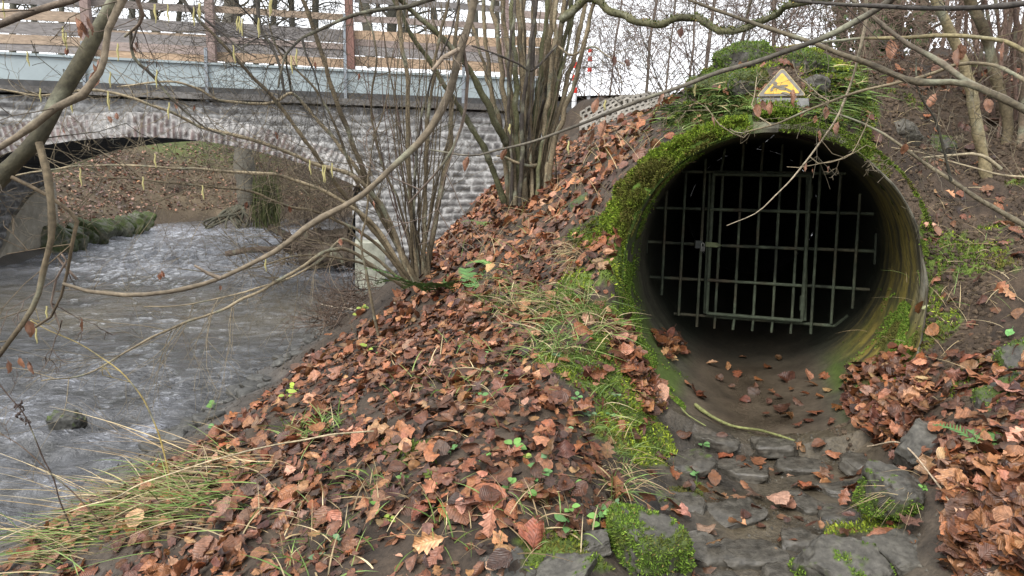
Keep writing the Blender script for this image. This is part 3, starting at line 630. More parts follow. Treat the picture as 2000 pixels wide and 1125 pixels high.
# ------------------------------------------------------------------ barred grate inside the culvert
GY = 4.98
def G(u, v, dy=0.0):
    """on the grate plane, square to the culvert axis, 1 m inside the mouth"""
    d = CF + (u - 1000) / FPX * CR + (562.5 - v) / FPX * CU; o = PA + PD * (1.0 + dy); return d * ((o @ PD) / (d @ PD))
gr_ = thing('iron_grate', G(1485, 645), 'rusty green iron grate with a padlocked gate inside the round culvert', 'grate')
miron = M('mossy_iron', None, rough=.75, var=.5, scale=30, bump=.5, bdist=.004, spec=.4)
IRON = (.050, .062, .040)
def bar(name, pts, r, parent, dy=0, col=IRON, sides=8):
    m = MB(); p = smooth_line([G(u, v, dy) for u, v in pts], .05) if len(pts) > 2 else np.linspace(G(*pts[0], dy), G(*pts[1], dy), 24)
    rr = r * (1 + .13 * vn(p * 23, 3)); ru = np.clip(np.repeat(fbm(p * 9, 3, 15), sides) * 1.3, 0, 1)[:, None] * .35; cc = np.array(col)[None] * (1 + .6 * np.repeat(fbm(p * 13, 2, 5), sides))[:, None]; cc = cc * (1 - ru) + np.array([.10, .062, .036]) * ru
    n = len(p); mb = MB(); tube(mb, p, rr, sides, None); mb.C[0][:, :3] = np.clip(cc, .01, 1); mb.C[1][:, :3] = col; return mb.build(name, miron, parent)
Z6 = lambda x, y: (1200 + x * .4, 250 + y * .4)
for a in (((255, 305), (230, 815)), ((350, 215), (313, 915)), ((446, 150), (402, 970)), ((1009, 160), (958, 1005)), ((1105, 230), (1058, 955)), ((1200, 320), (1162, 880))):
    bar('upright_bar', [Z6(*a[0]), Z6(*a[1])], .0095, gr_)
for a in (((540, 100), (520, 215)), ((632, 75), (622, 215)), ((728, 70), (716, 215)), ((822, 80), (812, 215)), ((915, 110), (907, 215)), ((586, 925), (578, 985)), ((680, 925), (672, 990)), ((774, 930), (766, 998)), ((866, 940), (860, 1003)), ((492, 915), (488, 978))):
    bar('upright_bar', [Z6(*a[0]), Z6(*a[1])], .0088, gr_)
for a in (((185, 389), (470, 396)), ((165, 555), (410, 568)), ((172, 727), (445, 742)), ((950, 410), (1264, 419)), ((925, 588), (1278, 602)), ((915, 768), (1246, 789)), ((318, 213), (1130, 222)), ((290, 906), (1075, 966))):
    bar('cross_bar', [Z6(*a[0]), Z6(*a[1])], .0105, gr_, .02)
for a in (((1278, 515), (1270, 665)), ((160, 480), (158, 610)), ((1075, 966), (1140, 915))):
    m = MB(); p0, p1 = G(*Z6(*a[0]), .02), G(*Z6(*a[1]), .02); tube(m, np.array([p0, p1]), [.009, .009], 4, np.array(IRON) * .6); m.build('wall_bracket', miron, gr_, smooth=False)
m = MB(); p0, p1 = G(*Z6(1165, 190), -.03), G(*Z6(1215, 235), -.03); tube(m, np.array([p0, p1]), [.02, .02], 4, (.10, .10, .085)); m.build('wall_bracket', miron, gr_, smooth=False)
gate = MB(); 
fr = [(485, 225), (958, 232), (915, 942), (450, 905)]
for (a, b) in ((0, 1), (1, 2), (2, 3), (3, 0)): tube(gate, np.array([G(*Z6(*fr[a]), -.02), G(*Z6(*fr[b]), -.02)]), [.013, .013], 6, np.array(IRON) * 1.05)
tube(gate, np.array([G(*Z6(468, 225), 0), G(*Z6(440, 905), 0)]), [.010, .010], 6, np.array(IRON)); tube(gate, np.array([G(*Z6(944, 232), 0), G(*Z6(930, 940), 0)]), [.011, .011], 6, np.array(IRON))
gate = gate.build('gate', miron, gr_)
for a in (((530, 225), (492, 912)), ((622, 225), (585, 918)), ((716, 226), (678, 925)), ((812, 228), (772, 930)), ((907, 230), (866, 938))):
    bar('gate_bar', [Z6(*a[0]), Z6(*a[1])], .0092, gate, -.015)
for a in (((468, 397), (950, 410)), ((525, 574), (925, 590)), ((455, 742), (915, 770))): bar('gate_rail', [Z6(*a[0]), Z6(*a[1])], .0105, gate, -.03)
m = MB(); lz = [(445, 556), (500, 560), (527, 573), (500, 583), (445, 580)]; V = np.array([G(*Z6(*q), -.05) for q in lz] + [G(*Z6(*q), -.035) for q in lz]); k5 = 5
m.add(V, [[0, 1, 2, 3, 4]], (.12, .14, .07)); m.add(V, [[i, i + 5, (i + 1) % 5 + 5, (i + 1) % 5] for i in range(5)], (.1, .12, .06)); m.build('hasp', miron, gate, smooth=False)
m = MB(); c0 = G(*Z6(410, 568), -.04); m.box(c0, (.045, .03, .05), None, (.06, .065, .06)); m.build('lock_box', miron, gate, smooth=False)
m = MB(); c0 = G(*Z6(430, 590), -.06); m.box(c0, (.028, .016, .03), None, (.16, .16, .15)); tube(m, smooth_line([c0 + np.array(q) for q in ((-.009, 0, .012), (-.009, 0, .03), (0, 0, .04), (.009, 0, .03), (.009, 0, .012))], .005), .003, 6, (.3, .3, .28)); m.build('padlock', miron, gate, smooth=False)
for a in ((955, 310), (920, 855)):
    m = MB(); tube(m, np.array([G(*Z6(a[0], a[1] - 35), -.02), G(*Z6(a[0] - 2, a[1] + 35), -.02)]), [.019, .019], 8, IRON); m.build('hinge', miron, gate)

# ------------------------------------------------------------------ warning sign above the culvert
sgn = thing('warning_sign', P(1525, 236, 4.33), 'yellow triangular warning sign with a falling figure, above the culvert', 'sign')
SP0 = P(1525, 190, 4.34); SN = np.array([-.12, -.93, .34]); SN /= np.linalg.norm(SN); SX = np.cross(UP, SN); SX = SX / np.linalg.norm(SX); SYv = np.cross(SN, SX)
def SGN(u, v, off=0.0):
    d = CF + (u - 1000) / FPX * CR + (562.5 - v) / FPX * CU; o = SP0 + SN * off; return d * ((o @ SN) / (d @ SN))
def slab(pts, o0, o1, col, name, mat):
    a = [SGN(u, v, o1) for u, v in pts]; n = len(a); b = [p - SN * (o1 - o0) for p in a]; m = MB()
    m.add(np.array(a + b), [list(range(n))], col); m.add(np.array(a + b), [[i, n + i, n + (i + 1) % n, (i + 1) % n] for i in range(n)], col); return m.build(name, mat, sgn, smooth=False)
def rtri(c, s):
    pts = [(1528, 131), (1576, 187), (1477, 189)]; cx, cy = 1527, 169; out = []
    pts = [(cx + (u - cx) * s, cy + (v - cy) * s) for u, v in pts]
    for i in range(3):
        a, b, d = np.array(pts[i]), np.array(pts[i - 1]), np.array(pts[(i + 1) % 3])
        p = a + (b - a) * c / np.linalg.norm(b - a); q = a + (d - a) * c / np.linalg.norm(d - a)
        for t in np.linspace(0, 1, 6): out.append(tuple((1 - t) ** 2 * p + 2 * t * (1 - t) * a + t * t * q))
    return out
msign = M('sign_paint', None, rough=.55, var=.3, scale=22, bump=.12, bdist=.003)
slab([(1479, 190), (1580, 192), (1581, 228), (1579, 236), (1556, 237), (1478, 222)], -.004, .004, (.125, .125, .12), 'text_plate', msign)
slab(rtri(9, 1.0), .0, .012, (.30, .24, .11), 'backing', msign)
slab(rtri(8, .955), .010, .0145, (.13, .12, .105), 'border', msign)
slab(rtri(4, .72), .013, .0165, (.46, .29, .045), 'face', msign)
S2 = lambda x, y: (1380 + x * .1956, 80 + y * .1956)
figm = MB()
def fig(pts, o1=.0185):
    a = [SGN(*S2(*p), o1) for p in pts]; n = len(a); b = [p - SN * .003 for p in a]; figm.add(np.array(a + b), [list(range(n))], (.115, .10, .075)); figm.add(np.array(a + b), [[i, n + i, n + (i + 1) % n, (i + 1) % n] for i in range(n)], (.115, .10, .075))
fig([(686 + 22 * math.cos(t), 424 + 20 * math.sin(t)) for t in np.arange(0, 6.28, .55)])
fig([(668, 440), (700, 440), (760, 452), (800, 468), (790, 492), (740, 490), (690, 468), (664, 460)])
fig([(668, 448), (684, 462), (664, 478), (662, 498), (640, 504), (634, 486), (646, 464)])
fig([(786, 462), (850, 492), (886, 512), (880, 526), (840, 512), (780, 486)])
fig([(740, 440), (810, 436), (812, 450), (748, 456)])
fig([(760, 508), (800, 512), (836, 530), (820, 540), (770, 526), (742, 520)])
figm.build('pictogram', msign, sgn, smooth=False)
# ------------------------------------------------------------------ stones
mslate = M('slate', None, rough=.62, var=.5, scale=34, bump=.75, bdist=.008, spec=.28, wet=True)
mmoss = M('moss', None, rough=.95, var=.35, scale=60, bump=.3, bdist=.003, spec=.15)
def rock(c, size, rz=0, tilt=(0, 0), seed=0, n=20, k=7, amp=.10, col=(.060, .056, .047), mossy=None, wet=.2):
    a = np.linspace(-1, 1, n); A, B = np.meshgrid(a, a); A, B = A.ravel(), B.ravel(); O = np.ones_like(A); Vs, Fs = [], []
    i = (np.arange(n - 1)[:, None] * n + np.arange(n - 1)[None, :]).ravel(); q = np.stack([i, i + 1, i + 1 + n, i + n], -1)
    for s, (X, Y, Z) in enumerate(((A, B, O), (B, A, -O), (O, A, B), (-O, B, A), (B, O, A), (A, -O, B))): Vs.append(np.column_stack([X, Y, Z])); Fs.append(q + s * n * n)
    V = np.vstack(Vs); F = np.vstack(Fs)
    d = V / (np.abs(V) ** k).sum(1)[:, None] ** (1 / k)
    h = np.array(size) / 2; w = d * h
    f = fbm(w / h.mean() * 1.1 + seed * 7.7, 3, seed); f2 = fbm(w / h.mean() * 4 + seed, 3, seed + 1)
    w = w * (1 + amp * f[:, None] + amp * .25 * f2[:, None])
    w[:, 0] += .18 * h[0] * vn(np.column_stack([w[:, 1] / h[1] * 1.2, w[:, 2] * 0 + seed]), seed + 2); w[:, 1] += .18 * h[1] * vn(np.column_stack([w[:, 0] / h[0] * 1.2, w[:, 2] * 0 + seed]), seed + 3)
    CRg = np.random.default_rng(seed + 900)
    for _ in range(7):                                   # cleaved faces
        nn = CRg.normal(0, 1, 3); nn /= np.linalg.norm(nn); lim = CRg.uniform(.62, .95) * np.abs(h * nn).sum() * .82; e = w @ nn - lim; w = w - np.outer(np.maximum(e, 0) * .9, nn)
    w[:, 2] += h[2] * .06 * np.sign(np.sin(w[:, 2] / h[2] * 7 + 2 * f)) * (np.abs(d[:, 2]) < .8)
    w = w + d * (h.mean() * .05 * fbm(w / h.mean() * 9 + seed, 3, seed + 6))[:, None]
    t, r = tilt; R = np.array(Matrix.Rotation(rz, 3, 'Z') @ Matrix.Rotation(t, 3, 'X') @ Matrix.Rotation(r, 3, 'Y'))
    w = w @ R.T + np.array(c)
    cc = np.array(col)[None] * (1 + .35 * f2[:, None]) * (1 + .2 * f[:, None])
    if mossy is not None:
        mm = np.clip(ss(-.25, .25, f2 + f * .8 + mossy(d, w)), 0, 1)[:, None]; cc = cc * (1 - mm) + np.array([.035, .05, .011]) * (1 + .3 * f2[:, None]) * mm
    else: mm = np.zeros((len(w), 1))
    m = MB(); m.add(w, F, np.column_stack([np.clip(cc, .005, 1), np.full(len(w), wet) * (1 - mm[:, 0])])); return m, w, d @ R.T, mm[:, 0]

def tufts(Pn, Nn, ln, R, mb, w=.0016, green=((.045, .085, .012), (.16, .24, .035)), lean=.6):
    """short moss shoots standing on points Pn"""
    n = len(Pn); 
    if not n: return
    d = Nn + R.normal(0, lean, (n, 3)); d /= np.linalg.norm(d, axis=1)[:, None]; t = np.cross(d, R.normal(0, 1, (n, 3))); t /= np.linalg.norm(t, axis=1)[:, None] + 1e-9
    L = (ln * R.uniform(.5, 1.3, n))[:, None]; W = w * R.uniform(.7, 1.4, n)[:, None]
    V = np.stack([Pn - t * W - d * .002, Pn + t * W - d * .002, Pn + d * L * .6 + t * W * 1.5, Pn + d * L, Pn + d * L * .6 - t * W * 1.5], 1).reshape(-1, 3)
    k = R.random(n) ** 1.6; c = np.array(green[0]) * (1 - k[:, None]) + np.array(green[1]) * k[:, None]; c = c * (.8 + .4 * R.random((n, 1)))
    br_ = ss(.15, .6, fbm(Pn * 4.5, 3, 131))[:, None]; c = c * (1 - .75 * br_) + np.array([.075, .06, .02]) * .75 * br_; L = L * (1 + .5 * fbm(Pn * 9, 2, 133))[:, None]; c = np.where((R.random(n) < .05)[:, None], np.array([.16, .12, .04]), c)
    mb.add(V, np.arange(n * 5).reshape(n, 5), np.repeat(c, 5, axis=0))

def surf_samples(w, F, msk, N, R):
    tri = np.vstack([F[:, [0, 1, 2]], F[:, [0, 2, 3]]]); mk = msk[tri].mean(1); a, b, c = w[tri[:, 0]], w[tri[:, 1]], w[tri[:, 2]]
    nr = np.cross(b - a, c - a); ar = np.linalg.norm(nr, axis=1); p = ar * (mk > .5)
    if p.sum() <= 0: return np.zeros((0, 3)), np.zeros((0, 3))
    i = R.choice(len(tri), N, p=p / p.sum()); u = R.random((N, 2)); u = np.where((u.sum(1) > 1)[:, None], 1 - u, u)
    return a[i] + (b - a)[i] * u[:, :1] + (c - a)[i] * u[:, 1:], nr[i] / (ar[i][:, None] + 1e-12)

def mossstone(name, label, u, v, y, size, rz, tilt, seed, mossy, nm=1500, cat='stone', group=None, k=7, dz=0, amp=.1, col=(.060, .056, .047), ln=.012, wet=.2):
    c = P(u, v, y); c[2] += dz
    m, w, nrm, mm = rock(c, size, rz, tilt, seed, k=k, mossy=mossy, amp=amp, col=col, wet=wet)
    o = m.build(name, mslate, None, loc=c - np.array([0, 0, size[2] / 2])); tag(o, label, cat, group)
    if nm and mossy is not None:
        F = np.concatenate(m.F[4]); p, nn = surf_samples(w, F, mm, nm * 2, rng); flip = ((p - c) * nn).sum(1) < 0; nn[flip] *= -1
        b = MB(); tufts(p, nn, ln * .8, rng, b, w=.0011)
        if b.n: b.build('moss', mmoss, o, smooth=False)
    return o
up = lambda d, w: d[:, 2] * .9 - .1
mossstone('kerb_stone', 'squared block with a moss fringed top at the lower edge of the channel', 1272, 1062, 2.33, (.25, .25, .16), .2, (0, .03), 1, lambda d, w: np.where(d[:, 2] > .75, 1.6 * (np.maximum(np.abs(d[:, 0]), np.abs(d[:, 1])) - .62), .25 + .9 * d[:, 2]), 3600, ln=.013)
mossstone('kerb_stone', 'grey block with moss on its front under the dry grass on the right', 1740, 965, 2.6, (.20, .22, .16), -.25, (.05, .1), 2, lambda d, w: -d[:, 2] * 1.2 + .25 - .2 * d[:, 1], 1700)
mossstone('kerb_stone', 'flat grey stone with bright moss at the bottom edge of the photo', 1650, 1105, 2.25, (.27, .24, .10), .1, (.08, 0), 3, lambda d, w: -d[:, 2] * .8 - d[:, 1] * .4 - .05, 1800)
mossstone('kerb_stone', 'dark smooth slab beside the flat mossy stone, lower right', 1762, 1088, 2.3, (.24, .2, .06), .35, (.1, .05), 4, None, 0)
mossstone('slab', 'big dark slate slab on the right slope above the leaf pile', 1960, 790, 2.95, (.42, .14, .20), .55, (.35, -.38), 5, lambda d, w: d[:, 2] - 1.1, 300)
mossstone('slab', 'leaning dark slab at the right channel edge beside the leaf pile', 1800, 888, 2.85, (.3, .14, .2), .75, (.3, -.35), 6, None, 0)
mossstone('slab', 'slate slab half buried at the right edge among leaves', 2010, 720, 3.05, (.3, .2, .14), .3, (.4, -.3), 7, lambda d, w: d[:, 2] - .9, 300)
mossstone('slab', 'slate pieces showing through leaves at the lower middle', 985, 1112, 2.12, (.20, .14, .06), .5, (.25, .1), 8, None, 0)
mossstone('slab', 'broad slate at the bottom edge left of the moss fringed block', 1108, 1118, 2.12, (.17, .16, .06), -.2, (.3, -.1), 9, lambda d, w: -.9 + .8 * d[:, 1], 200)
mossstone('slab', 'small slate beside the moss fringed block', 1165, 1062, 2.3, (.1, .12, .05), .2, (.2, -.3), 10, None, 0)
mossstone('slab', 'grey slate on the spur below the hanging ferns', 1148, 402, 5.0, (.32, .2, .12), .4, (.5, -.5), 11, lambda d, w: d[:, 2] - .8, 0)
mossstone('slab', 'dark slate slab on the skyline left of the warning sign', 1408, 152, 4.9, (.36, .22, .14), .2, (.5, -.45), 12, lambda d, w: d[:, 2] * .9 - .15, 1500, dz=-.05)
mossstone('boulder', 'moss capped stone on the skyline above the culvert', 1452, 116, 5.0, (.34, .3, .2), .1, (.1, -.1), 13, lambda d, w: d[:, 2] * 1.5 + .2, 1600, k=3, ln=.02)
mossstone('boulder', 'dark rock behind the top of the warning sign', 1572, 128, 4.75, (.26, .2, .18), .3, (.4, .1), 14, lambda d, w: d[:, 2] * .8 + .1, 1400, k=3)
mossstone('boulder', 'dark rock directly right of the warning sign', 1592, 172, 4.5, (.15, .12, .14), .3, (.4, .1), 15, None, 0, k=4)
mossstone('boulder', 'dark rock left of the warning sign under moss', 1455, 165, 4.55, (.22, .16, .16), -.3, (.4, .1), 16, lambda d, w: d[:, 2] * .8 + .05, 1000, k=3)
mossstone('boulder', 'pale smooth rock set in bare earth right of the sign', 1765, 205, 4.62, (.2, .13, .2), .2, (.5, .1), 17, None, 0, k=5, col=(.055, .05, .04), dz=-.2)
mossstone('boulder', 'low grey rock in the earth slope left of the young tree', 1850, 318, 4.62, (.34, .18, .16), .2, (.5, .3), 18, None, 0, k=5, col=(.06, .058, .05), dz=-.09)
mossstone('boulder', 'small mossy rock in the earth slope beside the young tree', 1830, 250, 4.75, (.24, .18, .16), -.3, (.4, .1), 19, lambda d, w: d[:, 2] * .6 - .2, 200, k=4, dz=-.13)
mossstone('boulder', 'wet rock jutting out of the near riffle', *(132, 818), 4.95, (.22, .2, .16), .2, (0, 0), 20, lambda d, w: d[:, 2] * .4 - .7, 0, k=3, col=(.05, .05, .045), dz=-.02)
# flags set in the channel bed
for j, (u, v, L, Wd, rz) in enumerate(((1440, 1005, .26, .2, .2), (1330, 985, .2, .2, -.1), (1560, 985, .16, .2, .4), (1650, 960, .26, .15, .15), (1640, 1010, .2, .16, -.3), (1460, 1085, .24, .18, .1), (1360, 1080, .2, .2, .4), (1560, 1060, .15, .2, .0), (1340, 905, .26, .2, .3), (1450, 920, .24, .2, -.2), (1570, 915, .22, .18, .1), (1400, 870, .2, .16, .0), (1680, 905, .2, .18, .3), (1520, 870, .2, .15, -.1), (1540, 1125, .2, .18, .2), (1395, 1150, .25, .2, .1))):
    q = P(u, v, 2.8); 
    for _ in range(6): q = P(u, v, q[1] + (q[2] - T(q[0], q[1])[0]) * 1.6)
    m, w, nrm, mm = rock((q[0], q[1], T(q[0], q[1])[0] - .004), (L, Wd, .06), rz, (random.uniform(-.05, .05), random.uniform(-.06, .06)), 40 + j, n=12, k=7, amp=.08, col=(.056, .051, .042), wet=.7, mossy=(lambda d, w: d[:, 0] * 0 - .75) if j in (1, 8, 4) else None)
    tag(m.build('flagstone', mslate, None, loc=q), 'dark wet flagstone set in mud on the channel floor', 'flagstone', 'flagstones of the channel bed')
# stones edging the far bank beyond the bridge
for j in range(15):
    u = 118 + j * 12.6 + random.uniform(-3, 3); v = 497 - j * 3.4 + random.uniform(-3, 2); e = PZ(u, min(v, 505), WZ); 
    L = random.uniform(.45, .7) * (1 - j * .02)
    m, w, nrm, mm = rock(e + np.array([-.2, .15, .16]), (L, .2, .5), random.uniform(.1, .5), (random.uniform(-.3, .1), random.uniform(.35, .7)), 70 + j, n=9, k=6, col=(.11, .115, .085), mossy=lambda d, w: d[:, 2] * .5 - .15, wet=.1)
    tag(m.build('edging_stone', mslate, None, loc=e), 'tilted mossy stone edging the far bank beyond the left abutment', 'stone', 'tilted edging stones on the far bank')
# shingle along the near water edge
for j in range(60):
    t = random.random(); u = 300 + t * 360 + random.uniform(-30, 50); v = 870 - t * 240 + random.uniform(-10, 25); q = PZ(u, v, WZ + .04); zt_ = T(q[0], q[1])[0]
    if zt_ < WZ - .12: continue
    s = random.uniform(.05, .15); m, w, nrm, mm = rock((q[0], q[1], max(zt_, WZ - .02) + s * .1), (s * 1.4, s, s * .45), random.uniform(0, 3), (random.uniform(-.2, .2), random.uniform(-.2, .2)), 100 + j, n=6, k=3, col=np.array((.05, .049, .044)) * random.uniform(.7, 1.4), wet=.4)
    tag(m.build('shore_stone', mslate, None, loc=q), 'flat wet stone on the shingle at the near water edge', 'stone', 'flat stones along the near water edge')

# ------------------------------------------------------------------ leaves
def leaf_proto(kind, R, hi=True):
    """one dry leaf, unit length along +Y, curled; returns V, F, leaf coordinates"""
    n = 13 if hi else 6; m = 7 if hi else 3; t = np.linspace(0, 1, n); x = np.linspace(-1, 1, m)
    if kind == 'oak': w = .30 * np.sin(np.pi * t ** 1.25) ** .55 * (1 + .38 * np.cos(t * 2 * np.pi * 3.6)) + .015
    elif kind == 'maple': w = .5 * np.sin(np.pi * t ** .85) ** .6 * (1 + .34 * np.cos(t * 2 * np.pi * 2.6 + .4)) + .015
    elif kind == 'round': w = .43 * np.sin(np.pi * np.clip(t, 0, 1) ** .72) ** .62 + .012
    else: w = .27 * np.sin(np.pi * t ** .85) ** .75 + .01
    Tt, X = np.meshgrid(t, x, indexing='ij'); Wd = w[:, None] * np.ones_like(X)
    edge = np.abs(X); jag = 1 + (.07 * R.normal(0, 1, X.shape) * (edge > .9) if kind in ('round', 'oval') else .05 * R.normal(0, 1, X.shape) * (edge > .9))
    px_ = X * Wd * jag; py = Tt - (edge ** 2) * .06 * (kind != 'oval') + (.09 * edge * (1 - Tt) if kind != 'oak' else 0)
    c1 = R.uniform(-.5, 1.5); c2 = R.uniform(-.4, .6); c3 = R.uniform(-.35, .35); tw = R.uniform(-.5, .5)
    z = c1 * px_ ** 2 + c2 * (py - .5) ** 2 + c3 * px_ * (py - .5) + .02 * np.sin((py - .5 * np.abs(px_)) * 2 * np.pi * 6) * np.clip(edge * 2, 0, 1) * (.0 if kind == 'oak' or not hi else 1)
    z = z + R.uniform(.03, .08) * fbm(np.column_stack([px_.ravel() * 4 + R.random() * 50, py.ravel() * 4]), 2, int(R.integers(99))).reshape(z.shape)
    if R.random() < .45:      # a rolled margin
        sd = R.choice([-1, 1]); k = np.clip(X * sd - R.uniform(.0, .3), 0, 1); ang = k * R.uniform(1.2, 2.8); z = z + np.sin(ang) * Wd * .55; px_ = px_ - sd * (k - np.sin(k * 1.2) * .6) * Wd * .9
    ca_, sa_ = np.cos(tw * (py - .5)), np.sin(tw * (py - .5)); px2 = px_ * ca_ - z * sa_; z = px_ * sa_ + z * ca_
    V = np.stack([px2, py - .5, z], -1).reshape(-1, 3); i = (np.arange(n - 1)[:, None] * m + np.arange(m - 1)[None, :]).ravel(); F = np.stack([i, i + 1, i + 1 + m, i + m], -1)
    uv = np.stack([X * Wd * 2, Tt, np.ones_like(X)], -1).reshape(-1, 3)
    if hi:
        q = np.array([[-.012, -.5, 0], [.012, -.5, 0], [.006, -.72, .05], [-.006, -.72, .05]]) + np.array([0, 0, V[m // 2, 2]]); F = np.vstack([F, [[len(V), len(V) + 1, len(V) + 2, len(V) + 3]]]); V = np.vstack([V, q]); uv = np.vstack([uv, np.tile([0, 0, 1], (4, 1))])
    return V, F, uv
LR = np.random.default_rng(21)
KINDS = ['round'] * 8 + ['oval'] * 5 + ['oak'] * 6 + ['maple'] * 3
HI = [leaf_proto(k, LR) for k in KINDS]; LO = [leaf_proto(k, LR, False) for k in KINDS]
PAL = np.array([[.155, .062, .028], [.205, .088, .038], [.115, .046, .024], [.25, .125, .058], [.085, .036, .022], [.18, .070, .026], [.30, .175, .09], [.13, .06, .036], [.22, .10, .05], [.065, .034, .024], [.36, .20, .135], [.30, .145, .085]])
PP = np.array([16, 14, 14, 9, 12, 13, 4, 14, 10, 12., 4, 7]); PP /= PP.sum()
ml = bpy.data.materials.new('dry_leaf'); ml.use_nodes = True; n, l = ml.node_tree.nodes, ml.node_tree.links; b = n['Principled BSDF']
at = n.new('ShaderNodeAttribute'); at.attribute_name = 'col'; au = n.new('ShaderNodeAttribute'); au.attribute_name = 'luv'
sx = n.new('ShaderNodeSeparateXYZ'); l.new(au.outputs['Vector'], sx.inputs[0])
def mth(op, a, b_=None, c=None):
    q = n.new('ShaderNodeMath'); q.operation = op
    for k, v in enumerate((a, b_, c)):
        if v is None: continue
        if isinstance(v, (int, float)): q.inputs[k].default_value = v
        else: l.new(v, q.inputs[k])
    return q.outputs[0]
axx = mth('ABSOLUTE', sx.outputs['X']); rib = mth('SUBTRACT', sx.outputs['Y'], mth('MULTIPLY', axx, .55))
vein = mth('POWER', mth('ABSOLUTE', mth('SINE', mth('MULTIPLY', rib, 25.0))), .5); mid = mth('MINIMUM', mth('MULTIPLY', axx, 22.0), 1.0); vn_ = mth('MULTIPLY', vein, mid)
nz = n.new('ShaderNodeTexNoise'); tc = n.new('ShaderNodeTexCoord'); l.new(tc.outputs['Object'], nz.inputs['Vector']); nz.inputs['Scale'].default_value = 70; nz.inputs['Detail'].default_value = 6
mr = n.new('ShaderNodeMapRange'); mr.inputs['From Min'].default_value = .3; mr.inputs['From Max'].default_value = .7; mr.inputs['To Min'].default_value = .55; mr.inputs['To Max'].default_value = 1.35; l.new(nz.outputs['Fac'], mr.inputs['Value'])
fac = mth('MULTIPLY', mr.outputs[0], mth('MULTIPLY_ADD', vn_, .25, .85))
vs = n.new('ShaderNodeVectorMath'); vs.operation = 'SCALE'; l.new(at.outputs['Color'], vs.inputs[0]); l.new(fac, vs.inputs['Scale']); l.new(vs.outputs[0], b.inputs['Base Color'])
b.inputs['Roughness'].default_value = .45; b.inputs['Specular IOR Level'].default_value = .45
bp = n.new('ShaderNodeBump'); bp.inputs['Strength'].default_value = .5; bp.inputs['Distance'].default_value = .003; l.new(vn_, bp.inputs['Height']); l.new(bp.outputs[0], b.inputs['Normal'])
tr = n.new('ShaderNodeBsdfTranslucent'); l.new(vs.outputs[0], tr.inputs['Color']); mxs = n.new('ShaderNodeMixShader'); mxs.inputs[0].default_value = .12
l.new(b.outputs[0], mxs.inputs[1]); l.new(tr.outputs[0], mxs.inputs[2]); l.new(mxs.outputs[0], n['Material Output'].inputs['Surface'])

def frames(N, R, tilt):
    n = len(N); nn = N + R.normal(0, 1, (n, 3)) * np.asarray(tilt).reshape(-1, 1); nn /= np.linalg.norm(nn, axis=1)[:, None]; nn[R.random(n) < .5] *= -1
    t = R.normal(0, 1, (n, 3)); t -= nn * (t * nn).sum(1)[:, None]; t /= np.linalg.norm(t, axis=1)[:, None]
    return np.stack([np.cross(t, nn), t, nn], -1)      # columns: leaf axes
def put(mb, protos, pos, Rm, size, col, R):
    k = R.integers(0, len(protos), len(pos))
    for j, (V, F, uv) in enumerate(protos):
        s = np.where(k == j)[0]
        if not len(s): continue
        sc = np.where(np.array(KINDS)[j] == 'oak', .82, 1.0)
        W_ = np.einsum('nij,vj->nvi', Rm[s], V) * (size[s] * sc)[:, None, None] + pos[s][:, None]
        F_ = F[None] + (np.arange(len(s)) * len(V))[:, None, None]
        cc = np.repeat(col[s], len(V), axis=0)
        mb.add(W_.reshape(-1, 3), F_.reshape(-1, 4), cc, np.tile(uv, (len(s), 1)))
def leafcol(n, R):
    c = PAL[R.choice(len(PAL), n, p=PP)] * np.array([.94, .90, .85]) * R.uniform(.40, 1.5, (n, 1)) * (1 + R.normal(0, .06, (n, 3))); return np.clip(c, .01, .6)
def scatter(x0, x1, y0, y1, dens, R):
    n = int((x1 - x0) * (y1 - y0) * dens); x = R.uniform(x0, x1, n); y = R.uniform(y0, y1, n); z = T(x, y)
    s, la = cul(x, y); inp = (np.hypot(la, z - PA[2]) < PR + .05) & (s > -.05)
    u, v = proj(np.column_stack([x, y, z])); ok = ~inp & (u > -260) & (u < 2500) & (v > -100) & (v < 1330) & (z > WZ - .01)
    x, y, z = x[ok], y[ok], z[ok]; d = regleaf(x, y, z); nl = Tn(x, y); k = R.random(len(x)) < d * np.clip(1.0 / np.maximum(nl[:, 2], .35), 1, 2.4) / 1.6
    return np.column_stack([x, y, z])[k], nl[k]
LR = np.random.default_rng(5)
mbL = MB()
pos, nl = scatter(-3.6, 3.4, 1.7, 5.2, 1050, LR); u, v = proj(pos)
pos[:, 2] += LR.random(len(pos)) ** 1.5 * .045 + .004; 
siz = np.clip(LR.normal(.067, .019, len(pos)), .03, .125); siz[LR.random(len(pos)) < .38] *= .6
Rm = frames(nl, LR, LR.uniform(.15, .55, len(pos))); cl = leafcol(len(pos), LR)
# the largest in view become leaves of their own
lift = pos[:, 2] - T(pos[:, 0], pos[:, 1]); app = siz / pos[:, 1] * (1 + 12 * lift); app[(u < 20) | (u > 1980) | (v < 100) | (v > 1110)] = 0
own = np.argsort(-app)[:270]; rest = np.setdiff1d(np.arange(len(pos)), own)
put(mbL, HI, pos[rest], Rm[rest], siz[rest], cl[rest], LR)
